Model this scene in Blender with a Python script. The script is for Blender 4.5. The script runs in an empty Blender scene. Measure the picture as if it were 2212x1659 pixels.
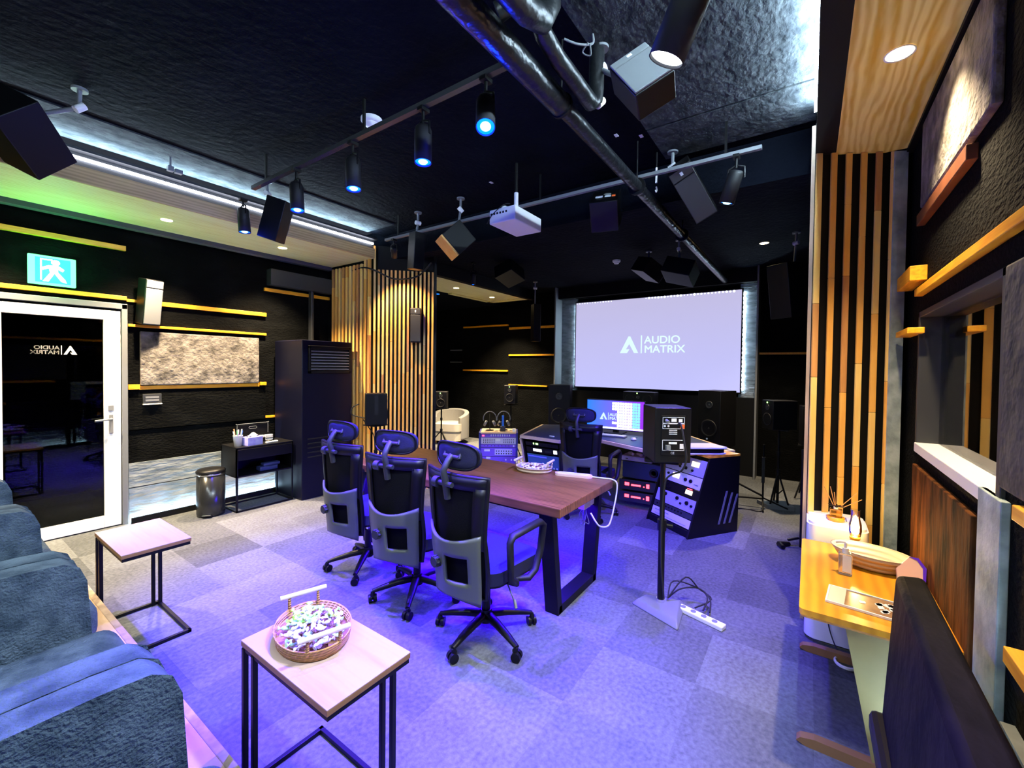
import bpy, bmesh, math, random
from mathutils import Matrix, Vector, Euler
random.seed(7)
PI = math.pi
S = bpy.context.scene
COL = bpy.context.collection

# ------------------------------------------------------------------ materials
def _mat(name):
    m = bpy.data.materials.new(name); m.use_nodes = True
    nt = m.node_tree; b = nt.nodes['Principled BSDF']
    return m, nt, b
def PM(name, col, rough=.5, metal=0., col2=None, nscale=8., bump=0., bscale=60., emit=None, estr=0., spec=.5, stretch=(1, 1, 1), alpha=None, trans=0., lo=.35, hi=.65, detail=4.):
    m, nt, b = _mat(name); N = nt.nodes; L = nt.links
    b.inputs['Base Color'].default_value = (*col, 1); b.inputs['Roughness'].default_value = rough
    b.inputs['Metallic'].default_value = metal; b.inputs['Specular IOR Level'].default_value = spec
    b.inputs['Transmission Weight'].default_value = trans
    if col2 is not None or bump:
        tc = N.new('ShaderNodeTexCoord'); mp = N.new('ShaderNodeMapping'); mp.inputs['Scale'].default_value = stretch
        L.new(tc.outputs['Object'], mp.inputs['Vector'])
    if col2 is not None:
        n = N.new('ShaderNodeTexNoise'); n.inputs['Scale'].default_value = nscale; n.inputs['Detail'].default_value = detail
        L.new(mp.outputs[0], n.inputs['Vector'])
        r = N.new('ShaderNodeValToRGB'); r.color_ramp.elements[0].position = lo; r.color_ramp.elements[1].position = hi
        r.color_ramp.elements[0].color = (*col, 1); r.color_ramp.elements[1].color = (*col2, 1)
        L.new(n.outputs['Fac'], r.inputs[0]); L.new(r.outputs[0], b.inputs['Base Color'])
    if bump:
        n2 = N.new('ShaderNodeTexNoise'); n2.inputs['Scale'].default_value = bscale; n2.inputs['Detail'].default_value = 3
        L.new(mp.outputs[0], n2.inputs['Vector'])
        bp = N.new('ShaderNodeBump'); bp.inputs['Strength'].default_value = bump; bp.inputs['Distance'].default_value = .02
        L.new(n2.outputs['Fac'], bp.inputs['Height']); L.new(bp.outputs[0], b.inputs['Normal'])
    if emit is not None:
        b.inputs['Emission Color'].default_value = (*emit, 1); b.inputs['Emission Strength'].default_value = estr
    return m

M = {}
BLK = (.012, .013, .014)
M['plastic'] = PM('black_plastic', (.0035, .0035, .0045), .42, spec=.28)
M['plastic_soft'] = PM('soft_black_plastic', (.008, .008, .009), .55, spec=.3)
M['metal_black'] = PM('black_powder_coat', (.002, .002, .0025), .5, spec=.25)
M['grey_plastic'] = PM('grey_chair_plastic', (.085, .095, .068), .42)
M['dark_grey'] = PM('dark_grey', (.022, .024, .026), .5)
M['mid_grey'] = PM('mid_grey', (.16, .17, .18), .5)
M['chrome'] = PM('chrome', (.8, .8, .82), .15, 1.)
M['white'] = PM('white_plastic', (.8, .8, .8), .35)
M['white_paint'] = PM('white_door_paint', (.82, .83, .8), .4)
M['cream'] = PM('cream', (.75, .66, .5), .5)
M['rubber'] = PM('rubber', (.01, .01, .01), .8)
M['mesh'] = PM('mesh_fabric', (.003, .003, .004), .8, spec=.1, bump=.3, bscale=400)
M['seat'] = PM('seat_fabric', (.02, .02, .05), .9, spec=.1, bump=.2, bscale=300)
M['wall'] = PM('black_fabric_wall', (.0018, .002, .002), .9, spec=.06, col2=(.005, .0055, .0055), nscale=3., bump=.6, bscale=30, stretch=(1, 1, 2), lo=.45, hi=.8)
M['wall_low'] = PM('textured_lower_wall', (.10, .12, .13), .8, col2=(.26, .29, .31), nscale=5, bump=1.0, bscale=7, stretch=(1, 1, 3.5), lo=.3, hi=.7)
M['ceil'] = PM('black_foam_ceiling', (.0014, .0021, .005), .9, spec=.06, col2=(.0035, .005, .010), nscale=2.5, bump=.6, bscale=22, lo=.35, hi=.75)
M['ceil_lit'] = PM('led_washed_ceiling', (.022, .026, .03), .9, spec=.06, col2=(.055, .062, .066), nscale=9, bump=.55, bscale=26, stretch=(1, 1.3, 1))  # ceiling foam made lighter to carry the LED wash in its colour
M['black_wood'] = PM('black_board', (.003, .003, .003), .6, spec=.2)
M['orange_wood'] = PM('orange_pine_trim', (.80, .30, .008), .45, col2=(.95, .46, .015), nscale=6, stretch=(1, 8, 12))
M['panel'] = PM('mottled_grey_panel', (.02, .017, .015), .85, col2=(.21, .19, .17), nscale=11., bump=.7, bscale=30, lo=.28, hi=.66, detail=8.)
M['brown_panel'] = PM('brown_streaked_panel', (.010, .004, .002), .85, spec=.1, col2=(.15, .050, .012), nscale=7., bump=.4, bscale=20, stretch=(2.2, 2.2, .5))
M['post'] = PM('pale_grey_post', (.20, .26, .26), .7, col2=(.42, .5, .5), nscale=9., bump=.2, bscale=30, detail=6.)
M['felt'] = PM('grey_felt', (.1, .11, .12), .9)
M['sofa'] = PM('blue_grey_upholstery', (.035, .06, .09), .95, col2=(.11, .155, .20), nscale=14., bump=.6, bscale=120, detail=5.)
M['tweed'] = PM('cream_tub_chair_fabric', (.42, .40, .34), .9, bump=.3, bscale=100)
M['slab'] = PM('black_brushed_leather', (.0012, .0012, .001), .7, spec=.12, col2=(.009, .0075, .005), nscale=6., bump=.3, bscale=12, stretch=(1, 2, 1))
M['floorwood'] = PM('riser_laminate', (.62, .40, .22), .22, col2=(.74, .52, .32), nscale=3., stretch=(5, .6, 1))
M['glass'] = None
M['rattan'] = None
M['amber'] = PM('amber_glass', (.9, .45, .08), .05, trans=.9)
M['clear'] = PM('clear_plastic', (.9, .9, .92), .08, trans=.85)
M['label'] = PM('printed_label', (.75, .77, .8), .5)
M['orange_label'] = PM('orange_label', (.9, .15, .03), .5)
M['blue_screen'] = PM('blue_display', (.02, .02, .1), .3, emit=(.02, .02, .9), estr=2.)

def emis(name, col, s):
    m, nt, b = _mat(name); b.inputs['Base Color'].default_value = (0, 0, 0, 1)
    b.inputs['Emission Color'].default_value = (*col, 1); b.inputs['Emission Strength'].default_value = s
    return m
M['led'] = emis('led_strip_white', (.60, .82, 1), 130.)
M['led_cove'] = emis('led_cove_white', (.60, .84, 1), 120.)
M['led_tube'] = emis('led_tube_white', (.80, .84, 1), 9.)
M['led_low'] = emis('led_floor_strip', (.55, .80, 1), 55.)
M['blue_bulb'] = emis('blue_bulb', (.0, .11, 1.), 2.2)
M['blue_lens'] = emis('blue_bulb_centre', (.25, .75, 1.), 2.4)
M['white_bulb'] = emis('white_bulb', (.85, .95, 1.), 30.)
M['violet_led'] = emis('violet_led', (.035, .0, 1.), 240.)
M['warm_bulb'] = emis('warm_bulb', (1., .72, .38), 26.)
M['flame'] = emis('lamp_flame', (1., .66, .22), 60.)
M['logo_white'] = emis('projected_white', (.72, 1., .97), .5)
M['led_green'] = emis('green_indicator', (.35, 1., .15), 4.)
M['led_red'] = emis('red_display', (1., .03, .05), 5.)
M['vu'] = emis('backlit_meter', (1., .85, .6), 1.4)
M['exit_teal'] = emis('exit_sign_teal', (.04, .75, .62), .8)
M['exit_white'] = emis('exit_sign_white', (.75, 1., .95), 4.)
M['exit_edge'] = emis('exit_sign_lit_edge', (.08, .8, .18), 2.5)
M['cyan_tile'] = emis('cyan_window_tile', (.1, .65, 1.), 1.6)
M['white_tile'] = emis('white_window_tile', (.8, .9, 1.), 1.6)

def screen_mat(name, c1, c2, s, axis='Y', z=False):
    m, nt, b = _mat(name); N = nt.nodes; L = nt.links
    tc = N.new('ShaderNodeTexCoord'); g = N.new('ShaderNodeSeparateXYZ'); L.new(tc.outputs['Generated'], g.inputs[0])
    r = N.new('ShaderNodeValToRGB'); r.color_ramp.elements[0].color = (*c1, 1); r.color_ramp.elements[1].color = (*c2, 1)
    L.new(g.outputs[axis], r.inputs[0]); b.inputs['Base Color'].default_value = (.1, .1, .1, 1)
    L.new(r.outputs[0], b.inputs['Emission Color']); b.inputs['Emission Strength'].default_value = s
    return m
M['screen'] = screen_mat('projection_screen', (.54, .54, .98), (.54, .51, .76), .47, 'Z')
M['monitor'] = screen_mat('monitor_wallpaper', (.16, .0, .95), (.0, .10, .75), 1.1, 'Y')

def carpet():
    m, nt, b = _mat('carpet_tiles'); N = nt.nodes; L = nt.links
    tc = N.new('ShaderNodeTexCoord'); mp = N.new('ShaderNodeMapping'); mp.inputs['Scale'].default_value = (2, 2, 1); mp.inputs['Location'].default_value = (.34, .1, 0)
    L.new(tc.outputs['Object'], mp.inputs[0])
    fl = N.new('ShaderNodeVectorMath'); fl.operation = 'FLOOR'; L.new(mp.outputs[0], fl.inputs[0])
    wn = N.new('ShaderNodeTexWhiteNoise'); wn.noise_dimensions = '2D'; L.new(fl.outputs[0], wn.inputs['Vector'])
    r = N.new('ShaderNodeValToRGB'); e = r.color_ramp.elements; e[0].color = (.075, .08, .085, 1); e[1].color = (.15, .158, .165, 1)
    r.color_ramp.interpolation = 'LINEAR'; L.new(wn.outputs['Value'], r.inputs[0])
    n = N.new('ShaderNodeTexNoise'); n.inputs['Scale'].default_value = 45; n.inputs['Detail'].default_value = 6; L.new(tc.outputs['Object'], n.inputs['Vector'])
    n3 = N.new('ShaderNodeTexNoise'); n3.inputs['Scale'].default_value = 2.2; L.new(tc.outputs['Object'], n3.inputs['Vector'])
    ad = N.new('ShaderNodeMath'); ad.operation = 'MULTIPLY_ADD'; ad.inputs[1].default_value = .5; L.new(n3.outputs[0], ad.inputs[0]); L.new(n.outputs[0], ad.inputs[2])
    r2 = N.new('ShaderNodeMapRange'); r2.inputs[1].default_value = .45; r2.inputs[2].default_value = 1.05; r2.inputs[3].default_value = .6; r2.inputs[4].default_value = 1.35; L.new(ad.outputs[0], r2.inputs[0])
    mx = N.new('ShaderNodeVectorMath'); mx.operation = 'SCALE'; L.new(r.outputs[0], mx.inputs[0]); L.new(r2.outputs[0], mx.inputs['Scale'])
    L.new(mx.outputs[0], b.inputs['Base Color']); b.inputs['Roughness'].default_value = .95; b.inputs['Specular IOR Level'].default_value = .1
    n2 = N.new('ShaderNodeTexNoise'); n2.inputs['Scale'].default_value = 220; L.new(tc.outputs['Object'], n2.inputs['Vector'])
    bp = N.new('ShaderNodeBump'); bp.inputs['Strength'].default_value = .35; bp.inputs['Distance'].default_value = .01; L.new(n2.outputs[0], bp.inputs['Height']); L.new(bp.outputs[0], b.inputs['Normal'])
    return m
M['carpet'] = carpet()

def wood(name, c1, c2, scale=3., stretch=(1, 1, 1), rough=.4, dist=3., bands='X'):
    m, nt, b = _mat(name); N = nt.nodes; L = nt.links
    tc = N.new('ShaderNodeTexCoord'); mp = N.new('ShaderNodeMapping'); mp.inputs['Scale'].default_value = stretch; L.new(tc.outputs['Object'], mp.inputs[0])
    w = N.new('ShaderNodeTexWave'); w.bands_direction = bands; w.inputs['Scale'].default_value = scale; w.inputs['Distortion'].default_value = dist
    w.inputs['Detail'].default_value = 3; w.inputs['Detail Scale'].default_value = 1.2; L.new(mp.outputs[0], w.inputs[0])
    n = N.new('ShaderNodeTexNoise'); n.inputs['Scale'].default_value = scale * 1.6; n.inputs['Detail'].default_value = 6; L.new(mp.outputs[0], n.inputs['Vector'])
    mi = N.new('ShaderNodeMath'); mi.operation = 'MULTIPLY_ADD'; mi.inputs[1].default_value = .5; L.new(w.outputs['Fac'], mi.inputs[0]); L.new(n.outputs['Fac'], mi.inputs[2])
    r = N.new('ShaderNodeValToRGB'); r.color_ramp.elements[0].color = (*c1, 1); r.color_ramp.elements[1].color = (*c2, 1)
    r.color_ramp.elements[0].position = .4; r.color_ramp.elements[1].position = .95
    L.new(mi.outputs[0], r.inputs[0]); L.new(r.outputs[0], b.inputs['Base Color']); b.inputs['Roughness'].default_value = rough
    return m
M['ply'] = wood('plywood_soffit', (.62, .36, .03), (.86, .68, .20), 1.6, (.8, 5., 1), .6, 9., 'Y')
M['ply_pale'] = wood('pale_plywood', (.78, .72, .26), (.92, .92, .46), 2., (.8, 5., 1), .6, 5., 'Y')
M['fascia'] = wood('brown_fascia', (.40, .27, .10), (.58, .40, .17), 2., (.8, 4., 6), .6, 3., 'Z')
M['table'] = wood('dark_walnut_top', (.08, .030, .008), (.25, .100, .032), 2.2, (6., .7, 6), .36, 2.5, 'X')
M['pale_top'] = PM('pale_ash_top', (.52, .37, .33), .38, col2=(.38, .24, .20), nscale=1.6, stretch=(9, .7, 1), lo=.5, hi=.75, detail=5.)
M['edge_wood'] = PM('brown_edge_band', (.28, .14, .05), .5)
M['bench'] = wood('amber_oak_top', (.62, .24, .012), (.82, .36, .02), 2., (.8, 3., 3), .35, 3., 'Y')
M['olive_ply'] = PM('oak_side_board', (.24, .18, .055), .5, col2=(.32, .24, .08), nscale=4)
M['slat_a'] = PM('oak_slat', (.88, .42, .07), .4, col2=(.95, .52, .12), nscale=5, stretch=(4, 4, .6))
M['slat_b'] = PM('light_oak_slat', (.95, .58, .14), .4, col2=(.97, .68, .22), nscale=5, stretch=(4, 4, .6))
M['slat_c'] = PM('brown_oak_slat', (.50, .22, .07), .4, col2=(.70, .34, .10), nscale=5, stretch=(4, 4, .6))
M['slat_side'] = PM('greyed_oak_side', (.35, .24, .16), .5, col2=(.5, .36, .25), nscale=5, stretch=(4, 4, .6))
M['desk_edge'] = PM('birch_desk_edge', (.70, .50, .30), .4)

def glass(name, tint=(.9, .95, .93), alpha=.12, rough=.02):
    m = bpy.data.materials.new(name); m.use_nodes = True; nt = m.node_tree; N = nt.nodes; L = nt.links
    for n in list(N): N.remove(n)
    o = N.new('ShaderNodeOutputMaterial'); mix = N.new('ShaderNodeMixShader'); t = N.new('ShaderNodeBsdfTransparent'); g = N.new('ShaderNodeBsdfGlossy')
    t.inputs[0].default_value = (*tint, 1); g.inputs['Roughness'].default_value = rough
    f = N.new('ShaderNodeFresnel'); f.inputs[0].default_value = 1.5
    mm = N.new('ShaderNodeMath'); mm.operation = 'ADD'; mm.inputs[1].default_value = alpha; L.new(f.outputs[0], mm.inputs[0])
    L.new(mm.outputs[0], mix.inputs[0]); L.new(t.outputs[0], mix.inputs[1]); L.new(g.outputs[0], mix.inputs[2]); L.new(mix.outputs[0], o.inputs[0])
    return m
M['glass'] = glass('window_glass'); M['dark_glass'] = glass('door_glass', (.5, .55, .55), -.015)
def rattan(name, c, cross=True):
    m, nt, b = _mat(name); N = nt.nodes; L = nt.links
    b.inputs['Base Color'].default_value = (*c, 1); b.inputs['Roughness'].default_value = .55
    tc = N.new('ShaderNodeTexCoord')
    w = N.new('ShaderNodeTexWave'); w.bands_direction = 'Z'; w.inputs['Scale'].default_value = 34 if cross else 12; L.new(tc.outputs['Object'], w.inputs[0])
    w2 = N.new('ShaderNodeTexWave'); w2.bands_direction = 'DIAGONAL'; w2.inputs['Scale'].default_value = 22; L.new(tc.outputs['Object'], w2.inputs[0])
    mu = N.new('ShaderNodeMath'); mu.operation = 'MULTIPLY'; L.new(w.outputs['Fac'], mu.inputs[0]); L.new(w2.outputs['Fac'], mu.inputs[1])
    bp = N.new('ShaderNodeBump'); bp.inputs['Strength'].default_value = 1; bp.inputs['Distance'].default_value = .006
    L.new((mu if cross else w).outputs[0], bp.inputs['Height']); L.new(bp.outputs[0], b.inputs['Normal'])
    r = N.new('ShaderNodeValToRGB'); r.color_ramp.elements[0].color = (*[x * (.35 if cross else .75) for x in c], 1); r.color_ramp.elements[1].color = (*c, 1); r.color_ramp.elements[1].position = .35
    L.new(w.outputs['Fac'], r.inputs[0]); L.new(r.outputs[0], b.inputs['Base Color'])
    return m
M['rattan'] = rattan('rattan', (.62, .33, .09)); M['rattan_pale'] = rattan('pale_rattan', (.62, .47, .33), False)

# ------------------------------------------------------------------ mesh builder
def RZ(a): return Matrix.Rotation(a, 4, 'Z')
def T(x, y, z): return Matrix.Translation((x, y, z))
class MB:
    def __init__(s): s.b = bmesh.new()
    def _put(s, vs, fs, mi=0, X=None, smooth=False):
        nv = [s.b.verts.new(X @ Vector(v) if X else v) for v in vs]
        for f in fs:
            try:
                fc = s.b.faces.new([nv[i] for i in f]); fc.material_index = mi; fc.smooth = smooth
            except ValueError: pass
    def bx(s, x0, x1, y0, y1, z0, z1, mi=0, X=None):
        v = [(x0, y0, z0), (x1, y0, z0), (x1, y1, z0), (x0, y1, z0), (x0, y0, z1), (x1, y0, z1), (x1, y1, z1), (x0, y1, z1)]
        s._put(v, [(0, 3, 2, 1), (4, 5, 6, 7), (0, 1, 5, 4), (1, 2, 6, 5), (2, 3, 7, 6), (3, 0, 4, 7)], mi, X); return s
    def prism(s, poly, z0, z1, mi=0, X=None, smooth=False):
        n = len(poly); v = [(p[0], p[1], z0) for p in poly] + [(p[0], p[1], z1) for p in poly]
        s._put(v, [tuple(range(n - 1, -1, -1)), tuple(range(n, 2 * n))], mi, X)
        s._put(v, [(i, (i + 1) % n, (i + 1) % n + n, i + n) for i in range(n)], mi, X, smooth); return s
    def hexa(s, bot, top, mi=0, X=None):
        s._put(list(bot) + list(top), [(3, 2, 1, 0), (4, 5, 6, 7), (0, 1, 5, 4), (1, 2, 6, 5), (2, 3, 7, 6), (3, 0, 4, 7)], mi, X); return s
    def tube(s, pts, r, n=10, mi=0, X=None, closed=False, flat=1.):
        if not isinstance(r, (list, tuple)) and r <= .012 and len(pts) >= 4 and not closed and n <= 8:
            Q = [Vector(p) for p in pts]; o = []
            for i in range(len(Q) - 1):
                a, b_, c_, d_ = Q[max(i - 1, 0)], Q[i], Q[i + 1], Q[min(i + 2, len(Q) - 1)]
                for k in range(5):
                    t = k / 5; o.append(.5 * ((2 * b_) + (c_ - a) * t + (2 * a - 5 * b_ + 4 * c_ - d_) * t * t + (3 * b_ - a - 3 * c_ + d_) * t ** 3))
            pts = o + [Q[-1]]
        P = [Vector(p) for p in pts]; R = r if isinstance(r, (list, tuple)) else [r] * len(P); vs = []; fs = []
        up = None
        for i, p in enumerate(P):
            if closed: t = (P[(i + 1) % len(P)] - P[i - 1])
            else: t = P[min(i + 1, len(P) - 1)] - P[max(i - 1, 0)]
            t.normalize()
            if up is None: up = Vector((0, 0, 1)) if abs(t.z) < .9 else Vector((1, 0, 0))
            a = t.cross(up); a.normalize(); b = a.cross(t); up = b
            for k in range(n):
                q = 2 * PI * k / n; vs.append(tuple(p + (a * math.cos(q) + b * math.sin(q) * flat) * R[i]))
        m = len(P)
        for i in range(m if closed else m - 1):
            j = (i + 1) % m
            for k in range(n): fs.append((i * n + k, i * n + (k + 1) % n, j * n + (k + 1) % n, j * n + k))
        s._put(vs, fs, mi, X, True)
        if not closed:
            s._put(vs[:n], [tuple(range(n - 1, -1, -1))], mi, X); s._put(vs[-n:], [tuple(range(n))], mi, X)
        return s
    def cyl(s, p0, p1, r0, r1=None, n=20, mi=0, X=None): return s.tube([p0, p1], [r0, r0 if r1 is None else r1], n, mi, X)
    def lathe(s, prof, n=28, mi=0, X=None, sx=1., sy=1., cap=True):
        vs = []; fs = []; m = len(prof)
        for (r, z) in prof:
            for k in range(n): q = 2 * PI * k / n; vs.append((r * sx * math.cos(q), r * sy * math.sin(q), z))
        for i in range(m - 1):
            for k in range(n): fs.append((i * n + k, i * n + (k + 1) % n, (i + 1) * n + (k + 1) % n, (i + 1) * n + k))
        s._put(vs, fs, mi, X, True)
        if cap:
            if prof[0][0] > 1e-4: s._put(vs[:n], [tuple(range(n - 1, -1, -1))], mi, X)
            if prof[-1][0] > 1e-4: s._put(vs[-n:], [tuple(range(n))], mi, X)
        return s
    def grid(s, f, nu, nv, th, mi=0, X=None, skip=None):
        # shell: f(u,v)->point ; thickness along normal
        pt = [[Vector(f(i / nu, j / nv)) for j in range(nv + 1)] for i in range(nu + 1)]
        def nrm(i, j):
            a = pt[min(i + 1, nu)][j] - pt[max(i - 1, 0)][j]; b = pt[i][min(j + 1, nv)] - pt[i][max(j - 1, 0)]
            c = a.cross(b); c.normalize(); return c
        A = [[s.b.verts.new(X @ pt[i][j] if X else pt[i][j]) for j in range(nv + 1)] for i in range(nu + 1)]
        Bv = [[s.b.verts.new(X @ (pt[i][j] + nrm(i, j) * th) if X else pt[i][j] + nrm(i, j) * th) for j in range(nv + 1)] for i in range(nu + 1)]
        on = lambda i, j: 0 <= i < nu and 0 <= j < nv and not (skip and skip((i + .5) / nu, (j + .5) / nv))
        def F(q):
            try: fc = s.b.faces.new(q); fc.material_index = mi; fc.smooth = True
            except ValueError: pass
        for i in range(nu):
            for j in range(nv):
                if not on(i, j): continue
                F([A[i][j], A[i][j + 1], A[i + 1][j + 1], A[i + 1][j]]); F([Bv[i][j], Bv[i + 1][j], Bv[i + 1][j + 1], Bv[i][j + 1]])
                if not on(i - 1, j): F([A[i][j], Bv[i][j], Bv[i][j + 1], A[i][j + 1]])
                if not on(i + 1, j): F([A[i + 1][j + 1], Bv[i + 1][j + 1], Bv[i + 1][j], A[i + 1][j]])
                if not on(i, j - 1): F([A[i + 1][j], Bv[i + 1][j], Bv[i][j], A[i][j]])
                if not on(i, j + 1): F([A[i][j + 1], Bv[i][j + 1], Bv[i + 1][j + 1], A[i + 1][j + 1]])
        return s
    def build(s, name, mats, parent=None, bevel=0., seg=2, world=False, smooth=False, subsurf=0):
        if world and parent is not None:
            s.b.transform(MW[parent.name].inverted())
        bmesh.ops.recalc_face_normals(s.b, faces=s.b.faces[:])
        me = bpy.data.meshes.new(name); s.b.to_mesh(me); s.b.free()
        for m in (mats if isinstance(mats, (list, tuple)) else [mats]): me.materials.append(M[m] if isinstance(m, str) else m)
        if smooth:
            for p in me.polygons: p.use_smooth = True
        o = bpy.data.objects.new(name, me); COL.objects.link(o)
        if parent is not None: o.parent = parent
        if bevel:
            bv = o.modifiers.new('bevel', 'BEVEL'); bv.width = bevel; bv.segments = seg; bv.limit_method = 'ANGLE'; bv.angle_limit = .6
            bv.harden_normals = False
            if seg > 2:
                for p in me.polygons: p.use_smooth = True
                me.set_sharp_from_angle(angle=1.2)
        if subsurf:
            sb = o.modifiers.new('subdivision', 'SUBSURF'); sb.levels = subsurf; sb.render_levels = subsurf
        return o
MW = {}
def thing(name, label, cat, loc=(0, 0, 0), rot=0., group=None, mat=None):
    o = bpy.data.objects.new(name, None); COL.objects.link(o); o.empty_display_size = .1
    X = mat if mat is not None else T(*loc) @ RZ(rot)
    o.matrix_world = X; MW[o.name] = X.copy()
    o['label'] = label; o['category'] = cat
    if group: o['group'] = group
    return o
def tag(o, label, cat, group=None, kind=None):
    o['label'] = label; o['category'] = cat
    if group: o['group'] = group
    if kind: o['kind'] = kind
    return o
def under(part, *os):
    for o in os: o.parent = part
    return part
def struct(o): o['kind'] = 'structure'; return o
def plab(o, label): o['label'] = label; return o
def copy_tree(o, parent=None, X=None):
    c = o.copy(); COL.objects.link(c)
    if parent is not None:
        c.parent = parent; c.matrix_parent_inverse = o.matrix_parent_inverse.copy()
    if X is not None: c.matrix_world = X; MW[c.name] = X.copy()
    for ch in KIDS.get(o.name, [x for x in COL.objects if x.parent == o]): copy_tree(ch, c)
    return c
KIDS = {}
def aim(loc, d, roll=0.):
    # local +X points along d, +Z up
    x = Vector(d).normalized(); y = Vector((0, 0, 1)).cross(x); y.normalize(); z = x.cross(y)
    R = Matrix((x, y, z)).transposed().to_4x4()
    return T(*loc) @ R @ Matrix.Rotation(roll, 4, 'X')
def text_mesh(s, size, name, mat, parent, X, depth=.001, bold=True, mirror=False, align='LEFT', space=1.):
    cu = bpy.data.curves.new('txt', 'FONT'); cu.body = s; cu.size = size; cu.extrude = depth; cu.align_x = align; cu.space_line = space
    to = bpy.data.objects.new('txt', cu); COL.objects.link(to)
    bpy.context.view_layer.update()
    me = bpy.data.meshes.new_from_object(to.evaluated_get(bpy.context.evaluated_depsgraph_get()))
    COL.objects.unlink(to); bpy.data.objects.remove(to)
    if bold:
        bm = bmesh.new(); bm.from_mesh(me); me2 = me.copy()
        for dx, dy in ((.028, 0), (.014, .014), (.014, -.014)):
            n0 = len(bm.verts); bm.from_mesh(me2); bm.verts.ensure_lookup_table()
            bmesh.ops.translate(bm, verts=bm.verts[n0:], vec=(dx * size, dy * size, 0))
        bm.to_mesh(me); bm.free()
    me.materials.clear(); me.materials.append(M[mat] if isinstance(mat, str) else mat); me.transform(X)
    if parent is not None: me.transform(MW[parent.name].inverted())
    o = bpy.data.objects.new(name, me); COL.objects.link(o)
    if parent is not None: o.parent = parent
    return o
def area(name, loc, size, power, col, tgt=None, sy=None, spread=None):
    l = bpy.data.lights.new(name, 'AREA'); l.energy = power; l.color = col; l.size = size
    if sy: l.shape = 'RECTANGLE'; l.size_y = sy
    if spread: l.spread = spread
    o = bpy.data.objects.new(name, l); COL.objects.link(o); o.location = loc
    d = (Vector(tgt) - Vector(loc)) if tgt else Vector((0, 0, -1))
    o.rotation_euler = d.to_track_quat('-Z', 'Y').to_euler(); return o
def spot(name, loc, tgt, power, col, ang=60, blend=.5, r=.03):
    l = bpy.data.lights.new(name, 'SPOT'); l.energy = power; l.color = col; l.spot_size = math.radians(ang); l.spot_blend = blend; l.shadow_soft_size = r
    o = bpy.data.objects.new(name, l); COL.objects.link(o); o.location = loc
    o.rotation_euler = (Vector(tgt) - Vector(loc)).to_track_quat('-Z', 'Y').to_euler(); return o
def point(name, loc, power, col, r=.03):
    l = bpy.data.lights.new(name, 'POINT'); l.energy = power; l.color = col; l.shadow_soft_size = r
    o = bpy.data.objects.new(name, l); COL.objects.link(o); o.location = loc; return o
# ------------------------------------------------------------------ the room
YL, YR, XB, ZC = 5.65, -.50, 7.5, 3.35
def sbox(name, x0, x1, y0, y1, z0, z1, mat, bevel=0):
    return struct(MB().bx(x0, x1, y0, y1, z0, z1).build(name, mat, bevel=bevel))
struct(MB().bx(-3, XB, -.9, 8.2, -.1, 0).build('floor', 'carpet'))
c = MB()
c.bx(-3, 3.75, -.01, 4.72, ZC, ZC + .1); c.bx(3.75, XB, -.6, 5.62, 3.16, 3.45); c.bx(3.5, XB, 5.62, 8.2, 2.98, 3.3)
struct(c.build('ceiling', 'ceil'))
# paler ceiling strips beside the LEDs, their wash put into the colour
struct(MB().bx(-1.2, 3.45, 4.18, 4.70, ZC - .012, ZC + .002).build('trim_1', 'ceil_lit'))
struct(MB().bx(-1.2, 3.08, .0, 1.0, ZC - .012, ZC + .002).bx(3.10, 3.6, .0, 1.0, ZC - .012, ZC + .002).build('trim_2', 'ceil_lit'))
sbox('trim_3', 3.70, 3.90, -.5, 4.7, 3.02, 3.34, 'ceil')                     # beam across the ceiling
# left soffit: plywood underside, brown fascia, black upper band with lip
struct(MB().bx(-3, 3.5, 4.62, YL, 3.0, 3.03).build('trim_4', 'ply_pale'))
struct(MB().bx(-3, 3.5, 4.60, 4.62, 2.995, 3.12).build('trim_5', 'fascia'))
struct(MB().bx(-3, 3.5, 4.625, 4.66, 3.12, 3.24).bx(-3, 3.5, 4.56, 4.66, 3.225, 3.245).build('trim_6', 'dark_grey'))
sbox('trim_7', -3, 3.5, 5.56, YL, 2.955, 3.0, 'felt')
# rear-left soffit
struct(MB().bx(4.05, 7.2, 4.66, 5.60, 3.0, 3.03).build('trim_8', 'ply_pale'))
sbox('trim_9', 3.9, 7.3, 4.56, 4.66, 2.98, 3.16, 'black_wood')
struct(MB().bx(7.05, 7.2, 4.66, 5.6, 2.98, 3.0).bx(5.9, 7.2, 5.5, 5.6, 2.98, 3.0).build('trim_10', 'ply_pale'))
# right soffit
struct(MB().bx(-3, 3.56, YR + .03, -.11, 3.0, 3.03).build('trim_11', 'ply'))
struct(MB().bx(-3, 3.4, -.11, -.005, 3.0, 3.26).build('trim_12', 'black_wood'))
struct(MB().bx(-3, 3.6, YR - .05, YR + .035, 2.98, 3.06).build('trim_13', 'black_wood'))
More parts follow.
